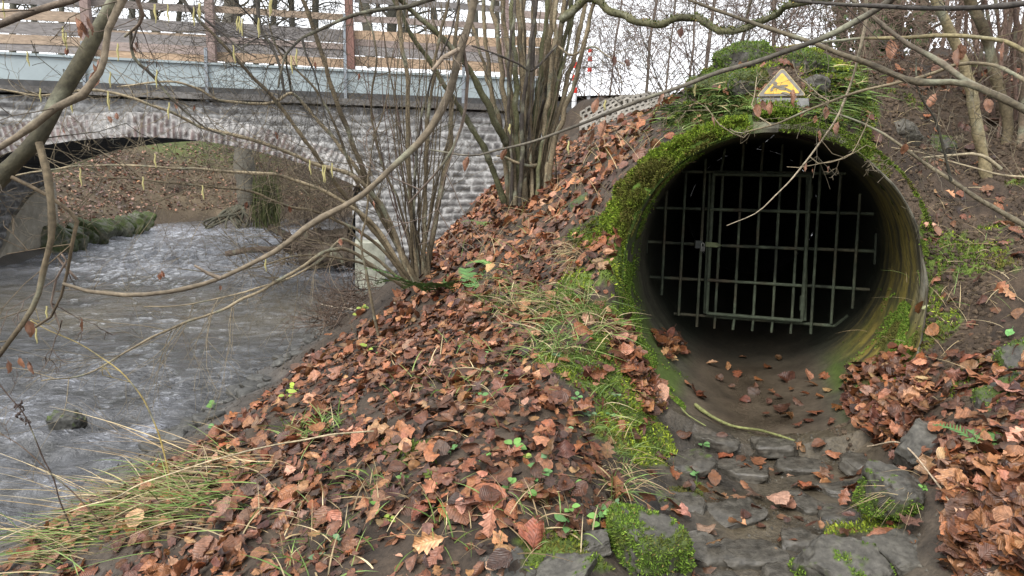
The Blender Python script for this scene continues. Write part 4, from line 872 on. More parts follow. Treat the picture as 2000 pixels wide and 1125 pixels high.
# a lower layer of small, dark, broken leaves
p2, n2_ = scatter(-3.6, 3.4, 1.7, 5.2, 900, LR); p2[:, 2] += .004; put(mbL, LO, p2, frames(n2_, LR, np.full(len(p2), .14)), LR.uniform(.025, .06, len(p2)), leafcol(len(p2), LR) * .5, LR)
def leafobj(p, R3, s, c, label, group=None, kind=None, R=LR, cat='leaf'):
    m = MB(); pr = [HI[k] for k in range(len(HI)) if kind is None or KINDS[k] == kind]; V, F, uv = pr[R.integers(len(pr))]
    m.add((V * s) @ R3.T + p, F, c, uv); return tag(m.build('fallen_leaf', ml, None, loc=p), label, cat, group)
for i in own:
    rt = u[i] > 1550
    leafobj(pos[i] + np.array([0, 0, .012]), Rm[i], siz[i], cl[i], 'curled brown fallen leaf on the litter right of the channel' if rt else 'curled brown fallen leaf on the litter of the bank between stream and channel', 'fallen leaves on the right-hand bank' if rt else 'fallen leaves on the middle bank')
pos, nl = scatter(-3.5, 4.6, 5.2, 13, 520, LR); pos[:, 2] += LR.random(len(pos)) * .03; siz = np.clip(LR.normal(.088, .02, len(pos)), .04, .13)
put(mbL, LO, pos, frames(nl, LR, np.full(len(pos), .4)), siz, leafcol(len(pos), LR) * 1.15, LR); print('mid leaves', len(pos))
# far bank beyond the bridge
n = 20000; x = LR.uniform(-13, -3, n); y = LR.uniform(14.5, 27, n); z = T(x, y); k = (z > WZ + .25) & (LR.random(n) < ss(.9, -.9, z + .6 * fbm(np.column_stack([x, y]) * .7, 2, 8)))
pos = np.column_stack([x, y, z + .02])[k]; put(mbL, LO, pos, frames(np.tile([0, 0, 1.], (len(pos), 1)), LR, np.full(len(pos), .6)), LR.uniform(.06, .11, len(pos)), np.clip(leafcol(len(pos), LR) * .95 + .05, 0, .6), LR)

_ys = np.concatenate([np.arange(1.5, 6, .012), np.arange(6, 14.2, .03)])
def onground(u, v, y=3.0):
    """where the ray through a photo pixel first meets the ground or the culvert floor"""
    q = P(u, v, 1.0)[None] * _ys[:, None]; h = T(q[:, 0], q[:, 1]); s, la = cul(q[:, 0], q[:, 1]); inn = np.abs(la) < PR
    fr = front(np.arcsin(np.clip(la / PR, -1, 1))); low = PA[2] - np.sqrt(np.maximum(PR ** 2 - la ** 2, 0))
    h = np.where(inn & (s > fr) & (q[:, 2] < PA[2] + np.sqrt(np.maximum(PR ** 2 - la ** 2, 0))), low, h)
    k = np.nonzero(q[:, 2] <= h)[0]; k = k[0] if len(k) else len(_ys) - 1
    if k > 0 and abs(h[k] - h[k - 1]) < .3:
        f = np.clip((q[k - 1, 2] - h[k - 1]) / ((q[k - 1, 2] - h[k - 1]) - (q[k, 2] - h[k]) + 1e-9), 0, 1); return q[k - 1] * (1 - f) + q[k] * f
    return q[max(k - 1, 0)].copy()
# deep drifts of leaves against the right side of the channel and by the left rim
for (poly, n, dep) in (([(1645, 745), (1690, 715), (1770, 700), (1810, 760), (1790, 860), (1700, 860), (1660, 815)], 420, .07), ([(1280, 660), (1310, 645), (1342, 690), (1300, 705)], 70, .05), ([(1180, 610), (1225, 640), (1300, 800), (1265, 810), (1210, 720)], 170, .03), ([(1840, 860), (2010, 830), (2010, 1120), (1850, 1120)], 330, .06)):
    pu = np.array(poly); q = []
    while len(q) < n:
        uu, vv = LR.uniform(pu[:, 0].min(), pu[:, 0].max()), LR.uniform(pu[:, 1].min(), pu[:, 1].max())
        if inpoly(np.array([uu]), np.array([vv]), poly)[0]: q.append(onground(uu, vv) + np.array([0, -.02, 1]) * LR.random() ** 1.5 * dep + np.array([0, 0, .006]))
    q = np.array(q); put(mbL, HI, q, frames(np.tile([0, -.25, 1.], (n, 1)), LR, LR.uniform(.2, .6, n)), np.clip(LR.normal(.075, .02, n), .035, .11), leafcol(n, LR), LR)
tag(mbL.build('leaf_litter', ml), 'thick carpet of brown fallen leaves over the banks', kind='stuff')
# leaves lying in the channel, each seen singly
for (u, v, s) in ((1330, 853, .09), (1412, 893, .09), (1480, 908, .08), (1470, 920, .1), (1395, 942, .08), (1580, 955, .10), (1600, 935, .07), (1410, 978, .05), (1445, 978, .06), (1475, 972, .08), (1650, 985, .05), (1540, 995, .06), (1540, 1060, .09), (1410, 857, .05), (1552, 875, .06), (1600, 873, .08), (1630, 890, .08), (1440, 735, .07), (1500, 720, .07), (1535, 745, .09), (1580, 740, .08), (1455, 785, .06), (1470, 770, .07), (1530, 805, .09), (1590, 810, .09), (1540, 815, .07), (1560, 790, .08), (1610, 740, .07), (1585, 755, .07), (1420, 720, .07), (1390, 715, .07), (1360, 770, .08), (1345, 755, .07), (1370, 780, .06), (1480, 745, .05), (1520, 780, .06), (1555, 835, .05), (1500, 790, .06), (1640, 800, .08), (1450, 700, .05), (1520, 705, .05), (1475, 760, .04), (1505, 770, .05), (1545, 765, .04), (1570, 775, .05), (1600, 780, .06), (1615, 765, .05), (1495, 815, .04), (1575, 825, .05), (1620, 830, .06), (1430, 760, .04), (1405, 745, .05), (1680, 925, .08), (1385, 1045, .05), (1440, 1030, .06)):
    q = onground(u, v); nn = Tn(q[:1], q[1:2])[0]; s_ = cul(q[0], q[1])[0]
    nn = nn if nn[2] > .6 else np.array([0, -.1, 1.])
    leafobj(q + np.array([0, 0, .02]), frames(nn[None], LR, np.array([.18]))[0], s * 1.2, leafcol(1, LR)[0] * .95, 'brown leaf lying by itself on the wet channel floor', 'single leaves in the channel', LR.choice(['round', 'oval', 'oak']))
for (u, v, s, c, kd, lb) in ((840, 1070, .10, (.46, .25, .12), 'oak', 'pale orange oak leaf among dark leaves at the lower middle'), (1335, 1010, .085, (.34, .15, .11), 'oak', 'pinkish oak leaf on the corner of the moss fringed block'), (955, 985, .12, (.22, .075, .032), 'round', 'big flat russet leaf with clear veins in the lower middle'), (1045, 1048, .12, (.21, .065, .035), 'round', 'broad red brown leaf above the slate at the bottom'), (1812, 606, .05, (.45, .47, .25), 'oval', 'pale yellow green leaf on bare earth beside the culvert'), (1972, 660, .06, (.12, .28, .08), 'oval', 'fresh green leaf on the slope at the right edge'), (1812, 445, .06, (.45, .24, .16), 'oak', 'pale oak leaf on bare earth above the culvert edge'), (1848, 386, .07, (.42, .20, .10), 'oak', 'orange oak leaf below the young tree'), (1880, 960, .1, (.30, .12, .05), 'oak', 'large tan lobed leaf at the lower right'), (1648, 840, .0, (0, 0, 0), 'oak', ''), (1430, 1005, .0, (0, 0, 0), 'oak', ''), (445, 1003, .12, (.20, .10, .065), 'maple', 'big brown lobed leaf beside the grass at the lower left'), (1690, 772, .045, (.05, .13, .09), 'maple', 'small dark green ivy leaf on the brown pile'), (1600, 1040, .05, (.2, .1, .05), 'oval', 'small curled leaf on the bottom mossy stone'), (1620, 1068, .03, (.5, .24, .1), 'oak', 'tiny bright leaf on the flat stone at the bottom')):
    if s <= 0: continue
    q = onground(u, v); nn = Tn(q[:1], q[1:2])[0]; nn = nn + np.array([0, -.45, .3]); nn /= np.linalg.norm(nn)
    leafobj(q + nn * .035, frames(nn[None], LR, np.array([.12]))[0], s, np.array(c), lb, None, kd)

# ------------------------------------------------------------------ crumbs of bare earth and grit
ER = np.random.default_rng(14); mbE = MB()
ico = np.array([[0, 0, 1], [.9, 0, .35], [.28, .86, .4], [-.73, .53, .4], [-.73, -.53, .3], [.28, -.86, .4], [.6, .5, -.4], [-.3, .8, -.4], [-.9, 0, -.4], [-.3, -.8, -.4], [.7, -.5, -.4]]); icf = np.array([[0, 1, 2], [0, 2, 3], [0, 3, 4], [0, 4, 5], [0, 5, 1], [1, 6, 2], [2, 7, 3], [3, 8, 4], [4, 9, 5], [5, 10, 1], [2, 6, 7], [3, 7, 8], [4, 8, 9], [5, 9, 10], [1, 10, 6]])
for (x0, x1, y0, y1, n, s0, s1, cc) in ((1.5, 3.4, 2.9, 5.6, 26000, .003, .017, (.048, .034, .022)), (.2, 2.0, 2.0, 3.5, 3500, .002, .007, (.06, .055, .045)), (-2.6, .6, 2.4, 8.5, 9000, .003, .012, (.05, .042, .034))):
    x = ER.uniform(x0, x1, n); y = ER.uniform(y0, y1, n); z = T(x, y); s, la = cul(x, y); ok = ~((np.hypot(la, z - PA[2]) < PR + .03) & (s > -.05)) & (fbm(np.column_stack([x, y]) * 3, 2, 15) > -.25) & (z > WZ - .02); x, y, z = x[ok], y[ok], z[ok]; n = len(x)
    sz = s0 + (s1 - s0) * ER.random(n) ** 2.5; W_ = ico[None] * ER.uniform(.6, 1.3, (n, 1, 3)) * sz[:, None, None] * (1 + ER.normal(0, .12, (n, 11, 1))) + np.column_stack([x, y, z])[:, None] 
    mbE.add(W_.reshape(-1, 3), (icf[None] + (np.arange(n) * 11)[:, None, None]).reshape(-1, 3), np.repeat(np.array(cc) * ER.uniform(.55, 1.6, (n, 1)), 11, axis=0))
tag(mbE.build('earth_crumbs', M('crumb', None, rough=.95, var=.3, scale=90, bump=.3), smooth=False), 'crumbs of dark earth and grit on the bare slopes', kind='stuff')

# ------------------------------------------------------------------ moss on the banks and the culvert rim
MR = np.random.default_rng(8); mbM = MB()
n = 900000; x = MR.uniform(-1.2, 3.2, n); y = MR.uniform(1.8, 6.6, n); z = T(x, y); s, la = cul(x, y); inp = (np.hypot(la, z - PA[2]) < PR + .02) & (s > -.02)
u, v = proj(np.column_stack([x, y, z])); ok = ~inp & (u > -50) & (u < 2050) & (v > 60) & (v < 1180); x, y, z = x[ok], y[ok], z[ok]
md = regmoss(x, y, z) > 0; x, y, z = x[md], y[md], z[md]; nl = Tn(x, y); keep = MR.random(len(x)) < np.clip(.33 / np.maximum(nl[:, 2], .28), 0, 1)
pp_ = np.column_stack([x, y, z])[keep]; patch = fbm(pp_ * 5, 2, 77); print('moss', len(pp_))
pp_ += nl[keep] * (.012 * np.maximum(fbm(pp_ * 22, 2, 78), -.3))[:, None]
for lo, hi, gcol in ((-9, 0, ((.045, .075, .012), (.15, .21, .03))), (0, 9, ((.075, .11, .012), (.30, .36, .04)))):
    q = (patch >= lo) & (patch < hi); tufts(pp_[q], nl[keep][q], .017, MR, mbM, w=.0016, green=gcol)
# thick moss roll round the left rim of the culvert
n = 60000; tm = MR.uniform(-2.95, -.62, n); so_ = MR.normal(0, .5, n); f = front(tm); wd = .045 + .04 * ss(-2.9, -2.0, tm) * ss(-.5, -1.1, tm)
off = MR.random(n); r = PR + .01 + off * wd * 2.0; sA = f - .03 + off * .10 + .03 * fbm(np.column_stack([tm * 8, off * 4]), 2, 5); bul = .035 * np.sin(off * math.pi)
q = CY(sA - bul, tm, r); nr = -PD[None] * .8 + (np.sin(tm)[:, None] * PL - np.cos(tm)[:, None] * UP) * (.3 + off[:, None])
br = fbm(q * 5, 2, 91); keep = fbm(q * 7, 3, 92) > -.75
tufts((q + nr * (.012 * fbm(q * 30, 2, 93))[:, None])[keep], nr[keep], .017, MR, mbM, w=.0017, green=((.06, .10, .012), (.27, .36, .04)))
# patches of moss over the crown and down the right lip
n = 26000; tm = np.where(MR.random(n) < .6, MR.uniform(2.3, math.pi, n), MR.uniform(.9, 2.3, n)); off = MR.random(n) * .07; q = CY(front(tm) - .004 + off * .5, tm, PR + .004 + off); nr = -PD[None] * .7 + (np.sin(tm)[:, None] * PL - np.cos(tm)[:, None] * UP) * .6
k = fbm(np.column_stack([tm * 5, off * 12]), 3, 101) + .5 * ss(2.2, 2.9, tm) > .12; tufts(q[k], nr[k], .013, MR, mbM, w=.0015, green=((.05, .08, .014), (.18, .25, .035)))
# thin moss inside the left wall and along the lower right
n = 42000; tm = MR.uniform(-2.6, -.5, n); sA = front(tm) + np.abs(MR.normal(0, .2, n)); q = CY(sA, tm, np.full(n, PR - .004)); nr = -(np.sin(tm)[:, None] * PL - np.cos(tm)[:, None] * UP); k = fbm(q * 8, 2, 95) > -.1
tufts(q[k], nr[k], .008, MR, mbM, w=.002)
n = 20000; tm = MR.uniform(.72, 1.4, n); sA = front(tm) + .05 + np.abs(MR.normal(.15, .3, n)); q = CY(sA, tm, np.full(n, PR - .004)); nr = -(np.sin(tm)[:, None] * PL - np.cos(tm)[:, None] * UP); k = fbm(q * 8, 2, 96) > .05
tufts(q[k], nr[k], .009, MR, mbM, w=.002)
tag(mbM.build('moss_cover', mmoss, smooth=False), 'bright green moss on the culvert rim and banks', kind='stuff')
# moss cushion hanging over the top of the rim below the sign plate
n = 5000; cq = P(1500, 222, 4.2); uu = MR.uniform(1478, 1556, n); vv = 222 + MR.normal(0, 9, n); q = np.array([P(a_, b_, 4.16 + .05 * abs(b_ - 222) / 12) for a_, b_ in zip(uu, vv)]); nr = np.tile([0, -.6, .5], (n, 1))
mbM2 = MB(); tufts(q, nr, .022, MR, mbM2, w=.002, green=((.05, .09, .012), (.2, .28, .03))); tag(mbM2.build('moss_cushion', mmoss, None, loc=cq, smooth=False), 'bright moss cushion hanging between the sign plate and the culvert rim', 'moss')
# bed of moss round the rim so that the shoots have a body
mb = MB(); tv = np.linspace(-2.98, -.6, 120); ov = np.linspace(0, 1, 9); TV, OV = np.meshgrid(tv, ov); tv_, ov_ = TV.ravel(), OV.ravel(); wd = .045 + .04 * ss(-2.9, -2.0, tv_) * ss(-.5, -1.1, tv_)
q = CY(front(tv_) - .025 + ov_ * .11 - .035 * np.sin(ov_ * math.pi) + .012 * fbm(np.column_stack([tv_ * 14, ov_ * 5]), 2, 4), tv_, PR + .008 + ov_ * wd * 2.0); i = (np.arange(8)[:, None] * 120 + np.arange(119)[None, :]).ravel()
mb.add(q, np.stack([i, i + 1, i + 121, i + 120], -1), np.array([.045, .075, .012])[None] * (1 + .4 * fbm(q * 20, 2, 6))[:, None]); o = mb.build('moss_pad', mmoss, pipe)
# ------------------------------------------------------------------ shrubs, trees, branches
mbark = M('hazel_bark', None, rough=.8, var=.5, scale=60, bump=.8, bdist=.004, spec=.3)
mcat = M('catkin', (.30, .27, .12), rough=.9, var=.25, scale=200, bump=.6, bdist=.003)
VR = np.random.default_rng(33)
HZL, GRN, DRK, PAL_, RED = (.095, .075, .046), (.06, .06, .03), (.036, .030, .025), (.19, .155, .10), (.085, .055, .042)
def px3(pts, y0, y1):
    """photo polyline -> points whose depth runs from y0 to y1"""
    n = len(pts); return np.array([P(u, v, y0 + (y1 - y0) * i / max(1, n - 1)) for i, (u, v) in enumerate(pts)])
def stem(name, root, pts, y0, y1, r0, r1, col, amp=.006, tw=0, twl=.5, twr=.0022, lev=1, sides=7, cr=None, lo=.2, seed=None, grav=0):
    seed = int(VR.integers(1000)) if seed is None else seed
    m = MB(); p3 = pts if not isinstance(pts, list) else px3(pts, y0, y1)
    p = line(m, p3, r0, r1, sides, .035, amp * 1.6, 8, seed, np.array(col) * VR.uniform(.85, 1.2)); 
    C = m.C[0]; lch = ss(.35, .75, fbm(m.V[0] * 13, 3, seed + 3))[:, None]; C[:, :3] = np.clip(C[:, :3] * (1 + .5 * fbm(m.V[0] * np.array([9, 9, 5]), 3, seed))[:, None] * (1 - lch) + np.array([.15, .15, .105]) * lch, .01, 1)
    o = m.build(name, mbark, root)
    if tw and cr is not None: side_twigs(cr, p, twr, tw, twl, VR, lev, np.array(col) * .8, grav, lo)
    return p
def catkin(root, u, v, y, L=.055, n=1):
    for k in range(n):
        b = P(u + random.uniform(-3, 3) * (n > 1), v, y); m = MB(); d = np.array([random.uniform(-.08, .08), random.uniform(-.08, .08), -1]) * L * random.uniform(.8, 1.2); t = np.linspace(0, 1, 9)
        tube(m, b + np.outer(t, d) + np.column_stack([.002 * np.sin(t * 9 + k), t * 0, t * 0]), .0042 * np.sqrt(np.clip(np.sin(np.pi * (t * .9 + .08)), .1, 1)) * (1 + .12 * np.cos(t * 40)), 6)
        m.build('catkin', mcat, root)
def hangleaf(root, u, v, y, s=.06, col=(.20, .085, .05), kind='oval'):
    m = MB(); pr = [HI[k] for k in range(len(HI)) if KINDS[k] == kind]; V, F, uv = pr[VR.integers(len(pr))]
    d = np.array([VR.normal(0, .25), VR.normal(0, .25), -1]); d /= np.linalg.norm(d); nn = np.cross(d, VR.normal(0, 1, 3)); nn /= np.linalg.norm(nn)
    m.add((V * s) @ np.stack([np.cross(d, nn), d, nn], -1).T + P(u, v, y), F, np.array(col) * VR.uniform(.75, 1.25), uv); m.build('withered_leaf', ml, root)

Z1 = lambda L: [(x * .3555, y * .3555) for x, y in L]
Z2 = lambda L: [(650 + x * .3555, y * .3555) for x, y in L]
Z3 = lambda L: [(1300 + x * .3555, y * .3555) for x, y in L]
Z4 = lambda L: [(x * .3555, 350 + y * .3555) for x, y in L]
# --- hazel leaning over the stream
hz = thing('hazel_shrub', P(815, 565, 6.1), 'leaning hazel with many bare stems spreading over the stream', 'shrub')
cr = MB(); Y = 6.1
B = [(815, 566)]
for L, y1, r0, r1, c, tw in (
    (B + [(745, 470), (665, 370), (622, 313), (544, 203), (462, 117), (377, 25), (340, -30)], 5.0, .024, .011, HZL, 9),
    ([(822, 566), (760, 450), (697, 302), (640, 142), (590, 0), (580, -40)], 5.6, .030, .018, HZL, 6),
    (B + [(770, 470), (700, 335), (604, 213), (569, 181), (535, 199), (500, 203), (430, 195), (380, 170), (320, 158), (230, 170)], 5.2, .027, .006, PAL_, 8),
    ([(805, 566), (760, 430), (700, 352), (604, 316), (508, 277), (391, 249), (320, 213), (200, 178), (71, 185), (-20, 170)], 4.6, .026, .006, PAL_, 12),
    ([(808, 568), (740, 452), (658, 388), (551, 345), (444, 336), (320, 327), (178, 324), (107, 331), (20, 345)], 4.6, .022, .005, PAL_, 10),
    ([(810, 570), (740, 480), (660, 430), (560, 400), (470, 370), (390, 362), (300, 352), (150, 342)], 4.8, .018, .004, HZL, 9),
    ([(806, 572), (760, 540), (690, 495), (640, 489), (587, 524), (516, 563), (427, 606), (327, 645), (256, 681), (171, 727), (78, 745)], 4.2, .020, .005, PAL_, 6),
    ([(800, 565), (740, 510), (680, 470), (655, 478), (630, 505), (560, 545), (470, 572), (380, 592), (280, 600)], 4.9, .016, .004, PAL_, 8),
    ([(818, 566), (799, 356), (796, 178), (785, 89), (774, 0), (770, -40)], 6.0, .026, .018, HZL, 3),
    ([(830, 550), (860, 384), (877, 302), (881, 213), (888, 107), (899, -20)], 6.3, .030, .016, HZL, 4),
    ([(826, 556), (831, 391), (835, 249), (849, 124), (877, -10)], 6.2, .024, .013, HZL, 3),
    ([(822, 560), (808, 420), (815, 280), (842, 160), (880, 60), (900, -20)], 5.9, .016, .007, DRK, 5),
    ([(812, 560), (790, 430), (740, 300), (725, 200), (735, 100), (700, -10)], 5.8, .014, .007, HZL, 5),
    ([(812, 565), (775, 480), (735, 410), (690, 340), (660, 260), (620, 180), (545, 100), (520, 20), (500, -20)], 5.4, .018, .006, HZL, 8),
    ([(569, 181), (560, 130), (555, 100), (520, 75), (500, 45), (470, 10), (440, -20)], 5.1, .010, .005, DRK, 7),
    ([(800, 566), (720, 520), (640, 500), (560, 505), (500, 520), (420, 530), (345, 525)], 5.2, .012, .003, HZL, 7)):
    stem('stem', hz, L, Y, y1, r0 * .82, r1 * .8, c, tw=int(tw * 2.6), twl=.7, twr=.0028, lev=2, cr=cr)
for k in range(26):     # thin upright shoots
    u = VR.uniform(720, 900); a = [(815 + VR.normal(0, 12), 560 + VR.normal(0, 8)), (VR.uniform(.3, .7) * (u - 815) + 815, 380), (u, 180), (u + VR.normal(0, 30), -20)]
    line(cr, px3(a, 6.1, 6.1 + VR.uniform(-.5, .5)), VR.uniform(.004, .008), .0025, 5, .08, .02, 4, k, np.array(HZL if k % 3 else RED) * VR.uniform(.7, 1.2))
cr.build('crown', mbark, hz)
for u, v, n in ((302, 300, 1), (279, 345, 1), (302, 8, 2), (327, 8, 1), (389, 6, 2), (378, 14, 1), (466, 32, 2), (472, 36, 1), (507, 35, 2), (455, 88, 1), (579, 95, 1), (568, 108, 1), (306, 136, 1), (124, 52, 3), (128, 62, 1), (78, 172, 1), (210, 178, 2), (156, 328, 1), (604, 312, 1), (633, 322, 2), (648, 318, 1), (330, 200, 1), (518, 505, 1), (92, 598, 2), (70, 640, 1), (530, -4, 2), (228, 85, 2), (52, 100, 1), (215, 140, 1), (140, 195, 1), (395, 362, 1), (5, -2, 1)): catkin(hz, u, v, 3.4, .07, n)
for u, v in ((700, 150), (617, 128), (268, 88), (378, 210), (130, 100), (566, 408), (702, 455), (480, 400), (665, 472), (215, 232), (228, 226), (125, 255), (540, 265), (318, 535), (312, 540), (730, 400)): hangleaf(hz, u, v, 5.2, .055)
# --- dense hazel clump in the middle
hc = thing('hazel_clump', P(1030, 385, 6.8), 'dense upright clump of many bare hazel stems in the middle', 'shrub')
cr = MB()
for k, (b, t, r, c) in enumerate(((992, 945, .026, HZL), (1000, 968, .03, HZL), (1006, 985, .026, HZL), (1012, 1003, .032, GRN), (1018, 1013, .03, HZL), (1025, 1028, .034, HZL), (1030, 1036, .026, DRK), (1036, 1048, .034, HZL), (1040, 1060, .03, GRN), (1046, 1070, .03, HZL), (1050, 1082, .032, HZL), (1055, 1092, .026, PAL_), (1058, 1104, .034, HZL), (1062, 1118, .028, GRN), (1066, 1135, .03, HZL), (1070, 1160, .026, HZL), (1028, 1100, .022, DRK), (1015, 1045, .022, DRK), (1040, 1020, .02, HZL), (1005, 925, .02, HZL), (1020, 990, .022, HZL), (1048, 1125, .02, GRN), (998, 1010, .016, DRK), (1062, 1085, .018, HZL))):
    vb = 392 - abs(b - 1030) * .35 + (b - 1030) * -.25; mid = b + (t - b) * .42 + VR.normal(0, 6)
    stem('stem', hc, [(b, vb + 12), (b + (t - b) * .12, vb - 90), (mid, 190 + VR.normal(0, 10)), (t + VR.normal(0, 4), 20), (t + (t - b) * .12, -70)], 6.8 + VR.uniform(-.25, .3), 6.8 + VR.uniform(-.4, .5), r * .86, r * .58, np.array(c) * 1.3, amp=.012, tw=2, twl=.8, lev=1, cr=cr, lo=.45)
for L, y1, r0, r1, c, tw in ((Z2([(980, 920), (960, 800), (900, 690), (780, 430), (640, 250), (430, 60), (330, -40)]), 6.0, .032, .018, GRN, 8), ([(985, 395), (945, 290), (893, 205), (842, 125), (800, 60), (760, -20)], 6.3, .028, .014, GRN, 6),
    (Z2([(1120, 910), (1060, 905), (950, 870), (900, 850)]), 6.4, .02, .006, PAL_, 2), (Z2([(1230, 250), (1160, 330), (1085, 385), (1010, 345), (920, 310), (760, 255)]), 6.2, .012, .006, DRK, 6), (Z2([(1240, 255), (1310, 300), (1420, 260), (1480, 290), (1600, 350)]), 6.6, .010, .004, PAL_, 5)):
    stem('stem', hc, L, 6.75, y1, r0, r1, c, tw=tw, twl=.8, lev=2, cr=cr)
for k in range(30):
    t = VR.uniform(900, 1190); line(cr, px3([(1030 + VR.normal(0, 22), 385), (1030 + (t - 1030) * .5, 210 + VR.normal(0, 20)), (t, VR.uniform(-30, 120))], 6.8, 6.8 + VR.uniform(-.6, .6)), VR.uniform(.004, .008), .0022, 5, .08, .02, 4, k, np.array(HZL) * VR.uniform(.6, 1.2))
# one mossy limb arches right over the culvert
p = stem('mossy_limb', hc, [(1095, 40), (1150, -2), (1185, 12), (1220, 30), (1260, 44), (1290, 49), (1325, 38), (1350, 30), (1375, 42), (1395, 56), (1420, 62), (1450, 64), (1490, 42), (1520, 25), (1570, 12), (1650, -15)], 6.6, 5.2, .034, .017, (.062, .06, .03), amp=.02, tw=22, twl=.9, lev=2, cr=cr, sides=9)
mm = MB(); q = p[np.repeat(np.arange(len(p)), 26)] + VR.normal(0, 1, (len(p) * 26, 3)) * .012; dd = VR.normal(0, 1, q.shape); dd[:, 2] = np.abs(dd[:, 2]); dd /= np.linalg.norm(dd, axis=1)[:, None]; tufts(q + dd * .018, dd, .016, VR, mm, w=.003, green=((.03, .045, .012), (.10, .12, .025))); mm.build('limb_moss', mmoss, hc, smooth=False)
cr.build('crown', mbark, hc)
for u, v, s in ((1198, 118, .09), (1225, 122, .07), (1330, 62, .09), (1345, 55, .07), (1400, 50, .05)): hangleaf(hc, u, v, 5.9, s, (.12, .06, .045))

# --- sapling in front of the leaning hazel
sp = thing('sapling', onground(741, 662, 5.2), 'thin curved sapling standing alone below the leaning hazel', 'sapling'); cr = MB()
b0 = np.array(sp.location); yS = b0[1]
stem('stem', sp, [(741, 664), (734, 630), (728, 599), (716, 540), (707, 478), (715, 425), (718, 364), (722, 310), (742, 240), (760, 180)], yS, yS + .2, .011, .004, HZL, tw=5, twl=.5, cr=cr, lo=.45)
stem('stem', sp, [(707, 478), (680, 445), (655, 430), (620, 395), (580, 360)], yS, yS - .2, .006, .003, HZL, tw=4, twl=.4, cr=cr); cr.build('crown', mbark, sp)

# --- young trees on the right slope
def rtree(label, pts, y, r0, r1, c, tw=5, name='young_tree'):
    b = P(*pts[0], y); o = thing(name, b, label, 'tree', None); cr = MB(); stem('trunk', o, pts, y, y - .1, r0, r1, c, amp=.008, tw=tw, twl=.7, lev=2, cr=cr, lo=.3, sides=9)
    if cr.n: cr.build('crown', mbark, o)
    return o
t1 = rtree('young tree with mossy tan trunk and swollen node nearest the culvert', [(1936, 388), (1930, 355), (1922, 300), (1915, 261), (1896, 187), (1882, 112), (1859, 56), (1829, 0), (1815, -40)], 4.5, .030, .028, (.12, .098, .055), 3)
rtree('taller tan trunk right behind the young tree on the slope', [(1968, 370), (1966, 300), (1967, 243), (1952, 179), (1937, 112), (1919, 56), (1893, 0), (1880, -40)], 4.75, .032, .028, (.115, .092, .054), 3)
rtree('dead light brown stump stem at the right edge of the slope', [(1985, 362), (1990, 300), (1998, 230), (2003, 120), (2010, 0), (2012, -30)], 4.7, .026, .02, (.105, .08, .055), 2)
for k, (u0, u1, u2) in enumerate(((1950, 1955, 1962), (1978, 1982, 1978), (1958, 1972, 1990), (1930, 1935, 1928), (1922, 1918, 1925), (1990, 1992, 1975), (2005, 2010, 2030), (1945, 1948, 1944))):
    pts = [(u0, 385 - (k % 3) * 12), (u1, 250), (u1 + 3 * (k % 2), 120), (u2, 0), (u2 + 4, -30)]
    rtree(['thin red brown shoot rising beside the trunks on the right slope', 'straight thin brown shoot at the far right edge'][u0 > 1975], pts, 4.8 + .05 * k, .013, .009, RED, 2, 'hazel_shoot')['group'] = ['shoots between the trunks', 'shoots at the right edge'][u0 > 1975]

# --- branches hanging into the view from the right
def bough(name, label, specs, cat='branch', leaves=(), y=2.6, ctk=()):
    b = px3(specs[0][0], specs[0][1], specs[0][2]); o = thing(name, b[0], label, cat); cr = MB()
    for (L, y0, y1, r0, r1, c, tw, twl) in specs: stem('limb', o, L, y0, y1, r0, r1, c, amp=.004, tw=tw, twl=twl, twr=.0016, lev=2, cr=cr, lo=.1)
    if cr.n: cr.build('crown', mbark, o)
    for u, v, s in leaves: hangleaf(o, u, v, y, s, (.19, .09, .05))
    for u, v in ctk: catkin(o, u, v, y, .045)
    return o
bough('hanging_branch', 'long dark branch sweeping from the upper right down past the hazel clump', [([(1760, -25), (1741, 0), (1702, 25), (1641, 57), (1549, 96), (1407, 142), (1300, 178), (1219, 206), (1130, 242), (1041, 277), (970, 295), (917, 306), (838, 292)], 2.5, 3.0, .0105, .003, (.075, .066, .05), 7, .3)],
      leaves=((1157, 262, .075), (1178, 250, .07), (1163, 205, .06), (912, 320, .06), (985, 302, .05), (1290, 190, .05)), ctk=((1182, 195), (995, 242), (1110, 275), (1358, 165)), y=2.75)
bough('hanging_branch', 'dark branch crossing down above the warning sign to the right edge', [([(1330, -10), (1346, 0), (1478, 50), (1577, 78), (1655, 110), (1744, 146), (1798, 162), (1886, 164), (1960, 195), (2060, 250)], 3.0, 2.4, .005, .012, (.085, .07, .045), 9, .35)], y=2.7, leaves=((1740, 95, .07), (1750, 105, .06), (1505, 210, .05)))
bough('hanging_branch', 'grey brown branch running diagonally to the right edge under the top corner', [([(1655, -8), (1744, 60), (1815, 110), (1886, 153), (1958, 195), (2000, 217), (2060, 250)], 2.8, 2.45, .0065, .011, (.11, .09, .065), 6, .3)], y=2.65, leaves=((1872, 110, .065), (1876, 100, .06), (1960, 100, .07)))
bough('hanging_branch', 'almost level dark branch along the top right edge', [([(1540, -4), (1556, 1), (1650, 7), (1744, 11), (1830, 14), (1904, 14), (2000, 4), (2060, -4)], 2.5, 2.3, .005, .0085, (.045, .04, .035), 5, .25)])
bough('hanging_branch', 'level yellowish branch across the two young trunks', [([(1540, 90), (1595, 82), (1691, 76), (1770, 74), (1851, 69), (1910, 72), (1961, 82), (2000, 100), (2060, 120)], 3.1, 2.6, .004, .0085, (.15, .125, .065), 5, .3)])
